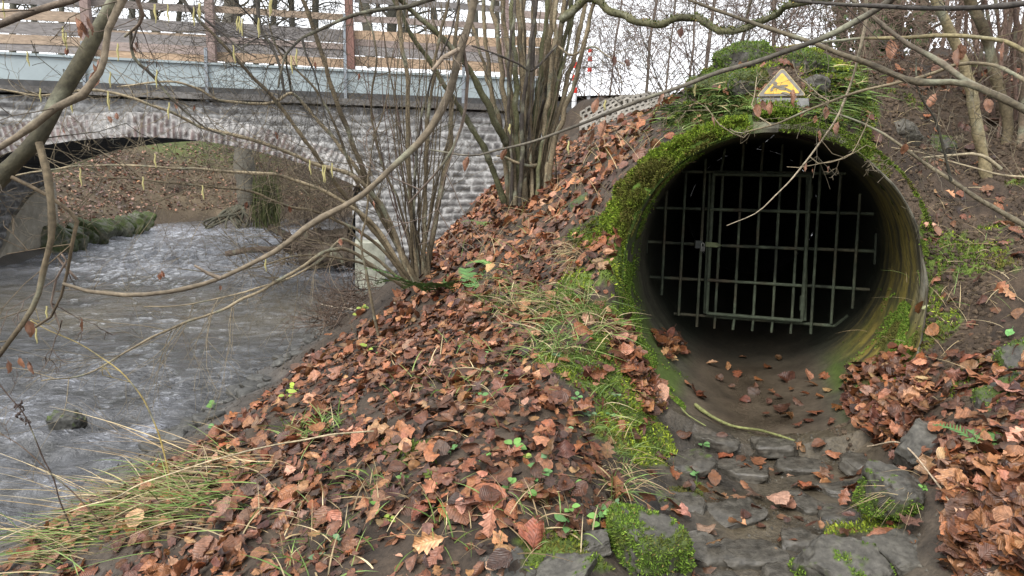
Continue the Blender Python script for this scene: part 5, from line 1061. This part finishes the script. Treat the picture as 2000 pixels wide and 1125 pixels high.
bough('hanging_branch', 'thin branch rising from the culvert top with upturned tips', [([(2050, 180), (2000, 156), (1960, 134), (1922, 124), (1869, 128), (1798, 153), (1691, 174), (1584, 213), (1506, 245), (1449, 262), (1425, 252)], 2.5, 3.3, .0075, .0028, (.165, .135, .085), 5, .25), ([(1462, 260), (1452, 270), (1430, 262), (1405, 245), (1385, 214), (1378, 203)], 3.25, 3.3, .003, .0016, PAL_, 2, .12), ([(1506, 244), (1480, 228), (1470, 205), (1475, 190), (1480, 150)], 3.2, 3.35, .003, .0016, PAL_, 2, .12), ([(1620, 198), (1600, 185), (1575, 160), (1560, 150), (1548, 120)], 3.0, 3.2, .003, .0016, PAL_, 2, .12)], leaves=((1480, 215, .06), (1490, 205, .05), (1600, 265, .05), (1612, 220, .055), (1395, 235, .05), (1546, 190, .075), (1636, 250, .06), (1592, 232, .035)), y=3.15)
bough('drooping_twig', 'long pale bare twig drooping across the grate', [([(1692, -10), (1690, 40), (1677, 110), (1666, 153), (1638, 220), (1602, 274), (1563, 327), (1527, 370), (1490, 405), (1455, 425), (1420, 442)], 2.9, 3.4, .0055, .0016, (.23, .195, .14), 0, .2), ([(1580, 305), (1600, 318), (1650, 308), (1690, 285), (1700, 290)], 3.25, 3.2, .002, .0012, PAL_, 1, .1), ([(1700, 220), (1690, 250), (1665, 300), (1640, 312), (1560, 328), (1537, 326)], 3.2, 3.3, .002, .0012, PAL_, 2, .1), ([(1605, 275), (1625, 300), (1648, 308)], 3.2, 3.2, .0015, .001, PAL_, 0, .1)], leaves=((1572, 325, .045), (1588, 333, .022), (1617, 330, .035)), y=3.25)
bough('hanging_branch', 'dark stick leaning over the bare earth to the right edge', [([(2060, 470), (2000, 440), (1950, 410), (1904, 387), (1858, 352), (1815, 323), (1744, 274), (1700, 250), (1655, 231), (1610, 215)], 3.3, 3.6, .0125, .003, (.10, .085, .055), 5, .3), ([(1858, 354), (1844, 302), (1835, 260), (1826, 231), (1800, 190), (1789, 165), (1790, 115)], 3.4, 3.35, .0062, .003, (.045, .042, .03), 5, .2), ([(2040, 345), (2000, 345), (1940, 338), (1890, 325), (1815, 303), (1740, 290)], 3.3, 3.6, .006, .002, (.17, .14, .09), 4, .25), ([(1955, 330), (1930, 312), (1897, 302), (1850, 304), (1800, 308)], 3.6, 3.6, .0085, .004, (.19, .16, .105), 2, .2)], leaves=((1766, 290, .06), (1820, 195, .07), (1740, 155, .06), (1930, 205, .07)), y=3.4)

bough('hanging_branch', 'dark knotty branch with many drooping twigs in front of the barrier panels', [([(860, -10), (800, 12), (745, 20), (690, 30), (640, 52), (600, 70), (575, 88), (558, 105), (550, 135), (545, 170)], 5.4, 4.8, .017, .006, (.04, .036, .025), 24, .7), ([(500, -20), (505, 30), (512, 60), (530, 90), (548, 130), (556, 185)], 5.0, 4.9, .012, .007, (.034, .03, .024), 16, .6), ([(590, 75), (600, 110), (612, 135), (622, 170), (632, 215), (645, 260)], 4.8, 4.8, .007, .003, (.03, .027, .022), 12, .5), ([(575, 88), (520, 70), (470, 95), (440, 110)], 4.8, 4.7, .006, .002, (.03, .027, .022), 9, .5)], y=4.8)
bough('hanging_branch', 'bundle of dark arching twigs hanging in front of the upper left planks', [([(330, -20), (380, 20), (430, 62), (470, 95), (500, 110)], 4.6, 4.6, .008, .003, (.035, .03, .025), 16, .6), ([(255, 60), (262, 110), (300, 150), (345, 205), (400, 250), (440, 265)], 4.2, 4.4, .009, .004, (.05, .042, .03), 12, .6), ([(270, -20), (274, 30), (258, 80), (255, 90)], 4.2, 4.2, .007, .005, (.05, .04, .03), 6, .4)], y=4.4, leaves=((345, 205, .05), (262, 95, .05)))
# --- thick branch and twigs at the left edge
bough('overhanging_branch', 'thick green brown branch close to the camera at the upper left', [([(-90, 440), (-40, 385), (0, 345), (75, 270), (110, 205), (130, 170), (165, 112), (200, 45), (232, -10), (250, -50)], 1.75, 1.95, .0215, .0155, (.038, .034, .02), 2, .2),
    ([(252, -40), (238, 0), (215, 60), (205, 120), (195, 145), (160, 190), (105, 215), (60, 250), (0, 290), (-60, 320)], 1.7, 1.6, .0085, .0065, (.10, .08, .055), 4, .2), ([(170, -15), (140, 0), (80, 20), (0, 47), (-50, 62)], 1.6, 1.6, .008, .006, (.08, .062, .046), 2, .2),
    ([(76, 278), (85, 310), (95, 345), (103, 400), (104, 470), (85, 530), (70, 570), (40, 630), (0, 690), (-30, 730)], 1.75, 1.7, .008, .005, (.10, .078, .048), 3, .2), ([(22, 346), (55, 362), (95, 385), (135, 415), (151, 435), (145, 480), (136, 530), (120, 580), (100, 620), (60, 645)], 1.75, 1.8, .005, .0028, (.12, .09, .055), 4, .2), ([(265, -10), (275, 25), (268, 45), (240, 70)], 1.7, 1.75, .005, .003, (.13, .095, .07), 2, .15),
    ([(150, 545), (125, 520), (112, 500), (118, 492), (130, 505), (110, 540), (100, 590), (118, 640), (122, 625)], 1.8, 1.8, .0032, .002, (.12, .09, .07), 3, .12)], leaves=((150, 52, .05), (165, 55, .045), (178, 45, .05), (184, 140, .045), (192, 128, .04), (182, 155, .045), (60, 640, .045), (160, 632, .04), (20, 715, .035), (62, 718, .035), (42, 708, .03)), y=1.72)
bough('overhanging_branch', 'smooth grey twig curving across the stream close to the camera', [([(935, -60), (930, -20), (920, 40), (905, 90), (880, 180), (840, 250), (760, 325), (700, 380), (600, 450), (540, 495), (430, 545), (330, 570), (240, 575), (170, 565), (122, 550)], 1.55, 1.5, .0085, .0034, (.11, .088, .06), 0, .2), ([(430, 543), (410, 530), (384, 517)], 1.5, 1.48, .004, .002, (.14, .11, .08), 0, .1), ([(906, 92), (880, 105), (862, 115), (840, 140)], 1.54, 1.5, .0055, .003, (.14, .11, .08), 2, .15), ([(905, 95), (915, 150), (910, 215), (885, 290), (800, 400)], 1.54, 1.6, .004, .0018, (.12, .09, .07), 2, .2)], leaves=((430, 562, .012),), y=1.5)
# --- weeds on the near bank at the left
def weed(label, pts, y, r, c, tw=3, blobs=()):
    g = P(*pts[0], y); o = thing('weed_stalk', g, label, 'stalk'); cr = MB(); stem('stem', o, pts, y, y - .1, r, r * .5, c, tw=0); p = px3(pts, y, y - .1)
    for u, v in blobs:
        m = MB(); q = P(u, v, y - .05); 
        for k in range(5): tube(m, q + np.cumsum(VR.normal(0, .006, (4, 3)), axis=0), [.001, .005, .004, .001], 5, (.05, .035, .03))
        m.build('seed_head', mbark, o)
    if tw: 
        for _ in range(tw): cr = MB(); side_twigs(cr, smooth_line(p), .0012, 1, .12, VR, 1, np.array(c)); cr.build('side_shoot', mbark, o)
weed('dark upright weed stalk with withered heads at the lower left', [(142, 1035), (120, 985), (85, 900), (55, 815), (20, 770), (-10, 735)], 3.0, .0035, (.07, .05, .04), 3, ((38, 790), (52, 822), (36, 805)))
weed('thin dark weed stalk leaning from the left edge', [(206, 1030), (160, 975), (100, 925), (50, 880), (-10, 845)], 2.9, .003, (.09, .06, .04), 2)
weed('yellow bramble cane arching over the water', [(332, 935), (318, 880), (300, 830), (270, 770), (235, 725), (190, 690), (120, 655), (60, 625)], 3.2, .0035, (.26, .20, .07), 3)
weed('long pale straw stalk lying across the leaves at the lower left', [(730, 842), (680, 846), (600, 856), (500, 876), (400, 905), (300, 938), (180, 985), (60, 1030), (-40, 1065)], 2.75, .0032, (.40, .33, .21), 0)

# --- background: saplings and trees beyond the fence, brush and trees beyond the bridge
def btree(u, vb, y, h, r, label, name, group, c=DRK, ivy=0, lev=2, nb=7, tw=1.0, thin=.004):
    b = P(u, vb, y); o = thing(name, b, label, 'tree', group); m = MB(); lean = VR.normal(0, .06); pts = np.array([b + np.array([lean * t * h + .1 * math.sin(t * 7 + u) * t, .05 * t * h, t * h]) for t in np.linspace(0, 1, 7)])
    p = line(m, pts, r, r * .45, 7, .2, .05, 1.2, int(u), np.array(c)); m.build('trunk', mbark, o)
    k = MB()
    for j in range(nb):
        i = int(len(p) * VR.uniform(.08, .98)); i = min(i, len(p) - 1); a = VR.uniform(0, 6.28)
        grow(k, p[i], np.array([math.cos(a), math.sin(a), VR.uniform(.1, .9)]), tw * VR.uniform(.6, 1.3), max(r * .28, thin), lev, VR, np.array(c) * VR.uniform(.8, 1.2), spread=.8, grav=.02, nb=(4, 7), zig=.13, seg=.16, minr=thin * .55, sides=3)
    k.build('crown', mbark, o)
    if ivy:
        k = MB(); n = ivy; i = VR.integers(0, len(p), n); q = p[i] + VR.normal(0, 1, (n, 3)) * np.array([r * 1.5, r * 1.5, .12]) ; nn = VR.normal(0, 1, (n, 3)) + np.array([0, -1, .3]); nn /= np.linalg.norm(nn, axis=1)[:, None]; t = np.cross(nn, VR.normal(0, 1, (n, 3))); t /= np.linalg.norm(t, axis=1)[:, None]; e = np.cross(nn, t); s = VR.uniform(.02, .05, n)[:, None]
        V = np.stack([q - t * s, q - e * s * .8 + nn * s * .2, q + t * s, q + e * s * .8 + nn * s * .2], 1).reshape(-1, 3); cc = np.array([.03, .05, .018]) * VR.uniform(.5, 1.8, (n, 1)); k.add(V, np.arange(n * 4).reshape(n, 4), np.repeat(cc, 4, axis=0)); k.build('ivy', mmoss, o, smooth=False)
    return o
for j, (u, y, r) in enumerate(((25, 24, .10), (70, 27, .12), (120, 23, .09), (215, 26, .12), (262, 23, .10), (310, 25, .14), (345, 29, .10), (470, 24, .16), (500, 30, .12), (530, 26, .1), (575, 28, .12), (620, 25, .11), (725, 23, .16), (760, 27, .2), (790, 30, .12), (850, 26, .12), (930, 24, .12), (970, 28, .1))):
    btree(u, 130, y, 8, r, 'dark bare tree trunk beyond the planks of the bridge fence', 'bare_tree', 'bare trees behind the bridge fence', c=(.06, .058, .045), nb=16, tw=2.6, thin=.008, lev=3)
for j, (u, vb, y, h, r) in enumerate(((1190, 195, 15, 5, .02), (1262, 185, 13.5, 5, .026), (1300, 190, 17, 6, .022), (1375, 165, 14, 6, .034), (1440, 130, 10, 5, .02), (1510, 120, 12, 6, .03), (1345, 170, 20, 7, .03))):
    btree(u, vb, y, h, r, 'slender bare sapling against the white sky above the embankment', 'bare_sapling', 'saplings on the embankment against the sky', c=(.13, .105, .085) if j % 2 else (.11, .085, .07), nb=15, tw=1.5, thin=.0036, lev=3)
for j, (u, vb, y) in enumerate(((1170, 195, 14), (1210, 190, 12.5), (1250, 190, 12), (1290, 185, 12.6), (1330, 180, 10), (1370, 165, 9.5), (1410, 150, 11), (1470, 118, 9), (1530, 112, 9.5), (1590, 112, 8.5), (1640, 115, 9.2), (1130, 190, 13.6), (1090, 190, 14.2), (1720, 175, 5.3), (1790, 170, 5.5), (1860, 190, 5.2), (1930, 180, 5.6), (1990, 200, 5.1), (1760, 130, 6.4), (1900, 130, 6.6), (1650, 130, 6.2))):
    b = P(u, vb, y); rs = u > 1600; o = thing('bare_shrub', b, 'fine brown bare shrub on the crest among the right-hand trunks' if rs else 'low bare shrub of fine arching twigs against the white sky', 'shrub', 'bare shrubs on the right crest' if rs else 'bare shrubs on the embankment top'); k = MB()
    for i in range(9):
        a = VR.uniform(0, 6.28); grow(k, b + np.array([VR.normal(0, .1), VR.normal(0, .1), -.1]), np.array([math.cos(a) * .7, math.sin(a) * .7, VR.uniform(.5, 1.4)]), VR.uniform(1.0, 2.2) * (.6 if rs else 1), .005 if rs else .008, 2, VR, np.array((.12, .08, .06) if rs else (.12, .09, .075)) * VR.uniform(.6, 1.2), spread=.75, grav=-.01, nb=(4, 8), zig=.1, seg=.12, minr=.0013 if rs else .0024, sides=3)
    k.build('crown', mbark, o)
for j, (u, vb, y, r, iv) in enumerate(((1645, 115, 8.5, .05, 700), (1690, 118, 8.2, .10, 2200), (1740, 118, 8.6, .13, 3200), (1790, 118, 8.3, .07, 1200))):
    btree(u, vb, y, 4.5, r, ['slim trunk with a little ivy behind the warning sign', 'ivy covered trunk above and right of the warning sign', 'thickest ivy covered trunk on the crest of the slope', 'pale ivy trunk left of the young tree on the crest'][j], 'ivy_tree', None, c=(.12, .10, .07), ivy=iv, nb=14, tw=1.1, thin=.0035)
for j, u in enumerate((1835, 1860, 1885, 1910, 1940, 1960, 1985, 2010)): btree(u, 125, 7.5 + (j % 3) * .8, 5, .02 + .008 * (j % 2), 'thin bare sapling on the crest behind the young trunks', 'bare_sapling', 'saplings on the crest at the right', c=(.12, .085, .065), nb=10, tw=1.1, thin=.0035)
# beyond the bridge, seen under the arch
t = btree(484, 400, 19.5, 6, .26, 'thick grey tree trunk beyond the bridge seen under the arch', 'stream_tree', None, c=(.085, .078, .062), nb=6, tw=2, thin=.01)
rt = MB()
for k in range(12):
    b = P(470 + VR.normal(0, 10), 425, 19.4); p = smooth_line([b + np.array([0, 0, .3]), b + np.array([VR.uniform(-.4, .2), -.3, .15]), b + np.array([VR.uniform(-.7, .3), VR.uniform(-.9, -.2), VR.uniform(-.35, -.05)]), b + np.array([VR.uniform(-1.1, .4), VR.uniform(-1.1, -.3), -.6])], .12); tube(rt, p, np.linspace(.045, .015, len(p)), 6, np.array((.06, .058, .04)) * VR.uniform(.7, 1.2))
rt.build('roots', mbark, t)
for j in range(16):
    u = VR.uniform(430, 710); y = VR.uniform(20, 27); q = P(u, 400, y); zt_ = max(T(q[0], q[1])[0], WZ); o = thing('bare_bush', (q[0], q[1], zt_), 'tangled bare bush on the far bank seen under the arch', 'bush', 'bare bushes on the far bank'); k = MB()
    for i in range(12): grow(k, np.array([q[0], q[1], zt_]) + VR.normal(0, .2, 3) * np.array([1, 1, 0]), np.array([VR.normal(0, .5), VR.normal(0, .4), 1]), VR.uniform(1.0, 2.3), .014, 2, VR, np.array((.13, .10, .075)) * VR.uniform(.6, 1.3), spread=.7, nb=(3, 5), seg=.22, minr=.007, sides=3)
    k.build('crown', mbark, o)
# a screen of reeds and ivy right of the trunk under the arch
k = MB(); 
for i in range(260):
    u = VR.uniform(495, 545); b = P(u, VR.uniform(330, 420), 19.2 + VR.normal(0, .3)); d = np.array([VR.normal(0, .12), VR.normal(0, .1), -1]); L = VR.uniform(.4, 1.1); tube(k, np.array([b, b + d * L * .5, b + d * L]), [.008, .012, .003], 3, np.array((.05, .058, .022)) * VR.uniform(.4, 1.7), cap=False)
tag(k.build('trailing_ivy', mmoss, None, loc=P(520, 420, 19.2)), 'green trailing ivy beside the trunk under the arch', 'ivy')
# driftwood caught under the right end of the arch
db = thing('driftwood_pile', PZ(640, 520, WZ), 'dark tangle of driftwood and roots caught under the arch', 'driftwood')
def stick(root, name, pts, y0, y1, r0, r1, c): stem(name, root, pts, y0, y1, r0, r1, c, amp=.015)
stick(db, 'log', [(440, 496), (480, 490), (530, 486), (570, 478)], 12.6, 12.9, .045, .05, (.10, .075, .06)); stick(db, 'log', [(527, 443), (560, 462), (600, 478), (660, 500)], 13.2, 12.9, .06, .11, (.11, .085, .065)); stick(db, 'log', [(560, 480), (610, 470), (660, 475), (700, 470)], 13.4, 13.0, .16, .26, (.07, .055, .04)); stick(db, 'log', [(590, 505), (640, 495), (690, 500), (715, 505)], 12.6, 12.4, .15, .22, (.065, .05, .037))
k = MB()
for i in range(90): b = P(VR.uniform(545, 690), VR.uniform(455, 525), VR.uniform(12.2, 13.2)); grow(k, b, VR.normal(0, 1, 3) * np.array([1, .6, .6]), VR.uniform(.3, .9), .012, 1, VR, np.array((.09, .068, .05)) * VR.uniform(.5, 1.5), seg=.15, minr=.004, sides=3)
k.build('brushwood', mbark, db)
dp = thing('debris_heap', PZ(660, 640, WZ), 'heap of dead stems and roots washed up at the water edge', 'debris'); k = MB()
for i in range(170): b = P(VR.normal(665, 28), VR.normal(625, 18), VR.uniform(6.9, 8.3)); b[2] = max(T(b[0], b[1])[0], WZ) + VR.uniform(0, .22); grow(k, b, VR.normal(0, 1, 3) * np.array([1, .6, .5]) + np.array([-.3, 0, 0]), VR.uniform(.15, .5), .006, 1, VR, np.array((.075, .052, .038)) * VR.uniform(.5, 1.6), seg=.08, minr=.002, sides=3)
k.build('brushwood', mbark, dp)
stick(dp, 'log', [(626, 594), (660, 600), (700, 604), (745, 612)], 7.6, 7.2, .008, .012, (.24, .20, .15)); stick(dp, 'log', [(770, 592), (790, 590), (820, 598), (838, 606)], 6.0, 5.9, .012, .012, (.34, .30, .24))
# the mossy stick lying across the channel end
st = thing('fallen_stick', onground(1450, 838), 'thin mossy stick lying across the end of the channel', 'stick'); pts = [onground(u, v) + np.array([0, 0, .02]) for u, v in ((1357, 797), (1385, 818), (1425, 838), (1460, 845), (1510, 855), (1553, 868))]
stem('shaft', st, np.array(pts), 0, 0, .009, .005, (.115, .12, .045), amp=.004, seed=4)
st2 = onground(1345, 820) + np.array([0, 0, .02]); m = MB(); line(m, [onground(1330, 804) + np.array([0, 0, .02]), st2, onground(1378, 838) + np.array([0, 0, .015])], .005, .003, 6, .03, .002, 9, 2, (.12, .13, .05)); tag(m.build('fallen_stick', mbark, None, loc=st2), 'short mossy twig left of the long stick in the channel', 'stick')
for (a, b, lb, r) in (((1693, 885), (1868, 1018), 'pale thin root arching over the leaves beside the right kerb stone', .004), ((1215, 600), (1262, 470), '', 0)):
    if r: m = MB(); q0, q1 = onground(*a), onground(*b); line(m, [q0 + np.array([0, 0, .03]), (q0 * .6 + q1 * .4) + np.array([0, 0, .13]), q0 * .25 + q1 * .75 + np.array([0, 0, .09]), q1 + np.array([0, 0, .02])], r, r * .6, 6, .03, .006, 6, 3, (.33, .26, .18)); tag(m.build('bare_root', mbark, None, loc=q0), lb, 'root')

# ------------------------------------------------------------------ grass, ferns, small plants
mgr = M('grass_blade', None, rough=.6, var=.2, scale=30, bump=0, spec=.3)
def blades(mb, bases, R, L=(.12, .28), dirv=(0, 0, 1), spread=.45, droop=.5, w=.0022, cols=((.10, .16, .035), (.16, .21, .06))):
    for b in bases:
        d = np.array(dirv, float) + R.normal(0, spread, 3); d[2] = abs(d[2]) * .6 + .25; d /= np.linalg.norm(d); l_ = R.uniform(*L); t = np.linspace(0, 1, 6)[:, None]
        p = b + d * l_ * t + np.array([d[0], d[1], -.6]) * (t ** 2.2) * l_ * droop * R.uniform(.4, 1.2); s = np.cross(d, [R.normal(), R.normal(), .3]); s /= np.linalg.norm(s); ww = w * np.array([.8, 1, 1, .8, .5, .08])[:, None] * R.uniform(.6, 1.3)
        V = np.empty((12, 3)); V[0::2] = p - s * ww; V[1::2] = p + s * ww; i = np.arange(5) * 2; c = np.array(cols[R.integers(len(cols))]) * R.uniform(.7, 1.3)
        mb.add(V, np.stack([i, i + 1, i + 3, i + 2], -1), c)
GC = [(.085, .15, .03), (.12, .19, .05), (.16, .22, .06)]; SC_ = [(.36, .28, .15), (.30, .22, .12), (.42, .34, .2), (.22, .16, .09)]
def patch(name, label, n, uvs, su, sv, kw, mix=.5):
    mb = MB(); R = VR; cents = [uvs[R.integers(len(uvs))] for _ in range(n)]
    memo = {}
    for (u, v) in cents:
        key = (round((u + R.normal(0, su)) / 6) * 6, round((v + R.normal(0, sv)) / 6) * 6)
        if key not in memo: memo[key] = onground(*key)
        blades(mb, [memo[key] + np.array([R.normal(0, .012), R.normal(0, .012), 0])], R, cols=GC if R.random() < mix else SC_, **kw)
    return tag(mb.build(name, mgr, None, loc=memo[key], smooth=False), label, 'grass', None, 'stuff')
patch('grass', 'green and straw grass on the shoulder left of the culvert', 420, [(1010, 570), (1040, 590), (1080, 600), (1100, 590), (990, 600), (1130, 610)], 30, 16, dict(L=(.08, .2), droop=.8, spread=.55, dirv=(-.15, -.2, .7), w=.0018), .5)
patch('grass', 'dead straw tuft hanging beside the culvert rim', 130, [(1115, 490), (1125, 510), (1130, 500)], 12, 12, dict(L=(.08, .18), droop=1.3, spread=.3, dirv=(-.25, -.6, .3), w=.0014), .12)
patch('grass', 'green grass tuft over the mossy face left of the channel', 170, [(1045, 665), (1060, 680), (1090, 690)], 22, 16, dict(L=(.1, .24), droop=.9, spread=.5, dirv=(.2, -.3, .7)), .75)
patch('grass', 'small straw tuft in moss near the culvert rim', 80, [(1170, 640), (1180, 650)], 14, 10, dict(L=(.08, .2), droop=.9, spread=.5, dirv=(.2, -.3, .6)), .4)
patch('grass', 'flattened green and straw grass on the bank at the lower left', 620, [(330, 960), (380, 950), (280, 985), (430, 930), (230, 1020), (360, 990), (480, 905), (180, 1050), (120, 1080), (400, 1000)], 46, 24, dict(L=(.1, .3), droop=.45, spread=.42, dirv=(-.8, -.35, .12), w=.0019), .5)
patch('grass', 'long dry straws trailing towards the water at the lower left', 36, [(300, 900), (240, 960), (180, 1000), (120, 1050), (360, 880)], 40, 20, dict(L=(.3, .75), droop=.2, spread=.2, dirv=(-.9, -.15, .15), w=.0016), .04)
patch('grass', 'fresh green grass around the bare soil on the bank', 140, [(600, 845), (580, 850), (640, 835)], 22, 10, dict(L=(.06, .15), droop=.5, spread=.6), .9)
patch('grass', 'straw and green grass tuft left of the moss fringed block', 130, [(1215, 900), (1220, 930), (1205, 950)], 12, 16, dict(L=(.07, .17), droop=1.0, spread=.4, dirv=(.05, -.35, .5), w=.0016), .5)
patch('grass', 'fan of dry straws left of the moss fringed block', 55, [(1215, 960), (1200, 970)], 12, 10, dict(L=(.16, .32), droop=.4, spread=.22, dirv=(-.8, -.35, .1)), .05)
patch('grass', 'bundle of straws hanging by the right kerb stone', 32, [(1785, 950), (1790, 965)], 6, 10, dict(L=(.14, .28), droop=.7, spread=.16, dirv=(-.5, -.45, -.1), w=.0015), .1)
patch('grass', 'scattered green blades among the leaves of the lower middle', 420, [(720, 960), (900, 1030), (1080, 1030), (620, 1090), (560, 1010), (920, 780), (850, 740), (980, 690)], 60, 30, dict(L=(.06, .2), droop=.6, spread=.6), .5)
patch('grass', 'withered stalks on the right-hand earth slope', 110, [(1800, 560), (1850, 600), (1900, 540), (1760, 300), (1900, 430), (1820, 700), (1950, 600), (1730, 220)], 60, 50, dict(L=(.08, .22), droop=.5, spread=.7, w=.0013), .08)
patch('grass', 'thin dry stalks on the slope below the hazel clump', 320, [(1000, 420), (1120, 330), (1200, 290), (1100, 400), (1180, 260), (940, 480)], 50, 30, dict(L=(.1, .32), droop=.5, spread=.6, w=.0018), .15)
patch('grass', 'hanging grass and dark fronds on the slope above the culvert rim', 900, [(1330, 215), (1370, 190), (1410, 205), (1350, 240), (1440, 220), (1420, 160), (1300, 240), (1600, 215), (1640, 200), (1650, 160)], 26, 20, dict(L=(.05, .13), droop=1.2, spread=.5, dirv=(0, -.6, .35), w=.0026), .85)
patch('grass', 'green and yellow grass tufts along the mossy ridge above the channel', 420, [(1090, 620), (1120, 600), (1060, 660), (1130, 690), (1170, 760), (1010, 560), (960, 600), (1180, 830)], 26, 22, dict(L=(.06, .17), droop=.9, spread=.55, dirv=(0, -.3, .7), w=.0016), .7)
patch('grass', 'thin rootlets and dead stems on the bare earth right of the culvert', 260, [(1780, 330), (1850, 430), (1900, 350), (1830, 560), (1950, 480), (1760, 250), (1880, 620), (1990, 560)], 50, 40, dict(L=(.04, .14), droop=.6, spread=.9, w=.0011), .05)
def fern(label, u, v, n, L, az=(0, 6.28), lift=.55, group=None, seed=0, col=(.06, .13, .035)):
    R = np.random.default_rng(seed); b = onground(u, v); o = thing('fern', b, label, 'fern', group)
    for k in range(n):
        a = az[0] + (az[1] - az[0]) * (k + R.uniform(.2, .8)) / n; d = np.array([math.cos(a), math.sin(a), lift]); l_ = L * R.uniform(.75, 1.1); t = np.linspace(0, 1, 20)[:, None]
        p = b + d * l_ * t + np.array([0, 0, -1]) * t ** 2 * l_ * R.uniform(.35, .6); m = MB(); tube(m, p, np.linspace(.0022, .0006, 20), 4, (.10, .14, .04)); s = np.cross(d, [0, 0, 1]); s /= np.linalg.norm(s)
        for i in range(2, 20):
            wl = l_ * .22 * math.sin(math.pi * min(1, (i / 19) * .86 + .12)) ** .8
            for sd in (-1, 1):
                f = s * sd + d * .35 + np.array([0, 0, R.normal(-.1, .12)]); f /= np.linalg.norm(f); tg = d / np.linalg.norm(d); hw = l_ * .020
                q = [p[i] - tg * hw, p[i] + f * wl * .5 - tg * hw * 1.05, p[i] + f * wl, p[i] + f * wl * .5 + tg * hw * .8, p[i] + tg * hw * .6]; m.add(q, [[0, 1, 2, 3, 4]], np.array(col) * R.uniform(.75, 1.3))
        m.build('frond', mgr, o, smooth=False)
fern('large bright green fern at the foot of the leaning hazel', 838, 575, 9, .46, (-3.0, .9), .8, None, 1)
fern('green fern fronds pointing up the slope beside the large fern', 920, 570, 5, .38, (-.6, 1.9), .8, None, 2)
fern('small pale fern on leaves above the large fern', 960, 520, 5, .22, (0, 3.1), .5, None, 3, (.12, .22, .06))
fern('small yellow green fern high on the leafy slope', 955, 445, 5, .24, (0, 3.1), .6, None, 4, (.14, .2, .05))
fern('tiny fern in the dry grass left of the moss fringed block', 1212, 958, 3, .1, (-2, -.5), .5, None, 5)
fern('pale fern among leaves at the lower right edge', 1945, 895, 4, .2, (.3, 2.6), .8, None, 6)
for k, (u, v) in enumerate(((1175, 425), (1160, 440), (1190, 440), (1135, 470), (1115, 465), (1165, 455), (1205, 415))): fern('dark drooping fern hanging on the spur beside the mossy rim', u, v, 6, .12, (-3.1, -.1), .35, 'dark ferns on the spur', 20 + k, (.04, .085, .03))
for k in range(70):
    u, v = (VR.choice([1325, 1345, 1370, 1395, 1420, 1440, 1350, 1310]) if k < 48 else VR.choice([1600, 1625, 1650, 1680])) + VR.normal(0, 12), VR.uniform(140, 245); fern('dark green fern fringe hanging above the culvert', u, v, 5, VR.uniform(.10, .17), (-3.1, -.1), .3, 'ferns above the culvert', 60 + k, (.03, .062, .022))
def seedling(u, v, s, c, R, label, group, n=None):
    b = onground(u, v); o = thing('seedling', b, label, 'seedling', group); m = MB(); top = b + np.array([R.normal(0, .01), R.normal(0, .01), s * .8]); tube(m, np.array([b, (b + top) / 2, top]), [.0015, .0013, .001], 4, np.array(c) * .8)
    for k in range(n or int(R.integers(3, 6))):
        a = R.uniform(0, 6.28); d = np.array([math.cos(a), math.sin(a) - .3, R.uniform(-.1, .5)]); d /= np.linalg.norm(d); q = top + d * s * .15 - np.array([0, 0, 1]) * s * R.uniform(0, .5); nn = np.cross(d, np.cross([0, -.5, 1], d)); nn /= np.linalg.norm(nn); e = np.cross(d, nn); l_ = s * R.uniform(.5, .8); prof = [(0, .02), (.15, .22), (.45, .36), (.75, .26), (1, .02)]
        V = np.array([q + d * l_ * t - e * l_ * w + nn * l_ * (w * .25 - t * t * .15) for t, w in prof] + [q + d * l_ * t - nn * l_ * t * t * .15 for t, w in prof] + [q + d * l_ * t + e * l_ * w + nn * l_ * (w * .25 - t * t * .15) for t, w in prof]); i = np.arange(4)
        m.add(V, np.vstack([np.stack([i, i + 1, i + 6, i + 5], -1), np.stack([i + 5, i + 6, i + 11, i + 10], -1)]), np.array(c) * R.uniform(.8, 1.25))
    m.build('leaf_rosette', mgr, o)
G1, G2, G3, G4 = (.10, .20, .045), (.075, .16, .05), (.19, .25, .045), (.085, .15, .07)
for (u, v, s, c) in ((1000, 885, .07, G1), (1035, 945, .05, G2), (945, 905, .05, G1), (1060, 940, .07, G2), (1055, 985, .06, G1), (1095, 1040, .08, G2), (1120, 970, .06, G1), (1075, 905, .05, G4), (895, 680, .05, G1), (955, 710, .06, G2), (955, 745, .05, G4), (975, 740, .05, G1), (935, 790, .06, G2), (1130, 790, .05, G2), (1150, 820, .05, G4), (1200, 820, .05, G2), (1110, 850, .05, G4), (1200, 780, .05, G4), (720, 985, .06, G1), (760, 1020, .04, G3), (690, 1080, .05, G2), (620, 1110, .06, G4), (660, 1065, .05, G4), (795, 940, .04, G1), (840, 935, .05, G3), (1375, 880, .06, G2), (1365, 905, .06, G1), (1380, 925, .05, G4), (1360, 940, .05, G2), (1185, 1020, .08, G2), (1170, 1030, .07, G1), (1200, 1000, .05, G4), (1110, 1010, .06, G1), (560, 780, .09, G3), (575, 770, .07, (.3, .4, .05)), (725, 690, .08, G3), (710, 610, .1, G3), (695, 620, .09, (.3, .36, .06)), (420, 805, .09, G1), (425, 845, .07, G2), (740, 700, .05, G1), (1110, 640, .04, G4), (1090, 700, .04, G4), (1800, 960, .04, G1), (1690, 780, .0, G1), (860, 950, .04, G1), (1025, 905, .05, G3), (990, 960, .05, G1), (1700, 820, .04, G3), (880, 890, .05, G2)):
    if s: seedling(u, v, s * .8, c, VR, 'small fresh green seedling poking through the brown leaves', 'seedlings among the leaves')
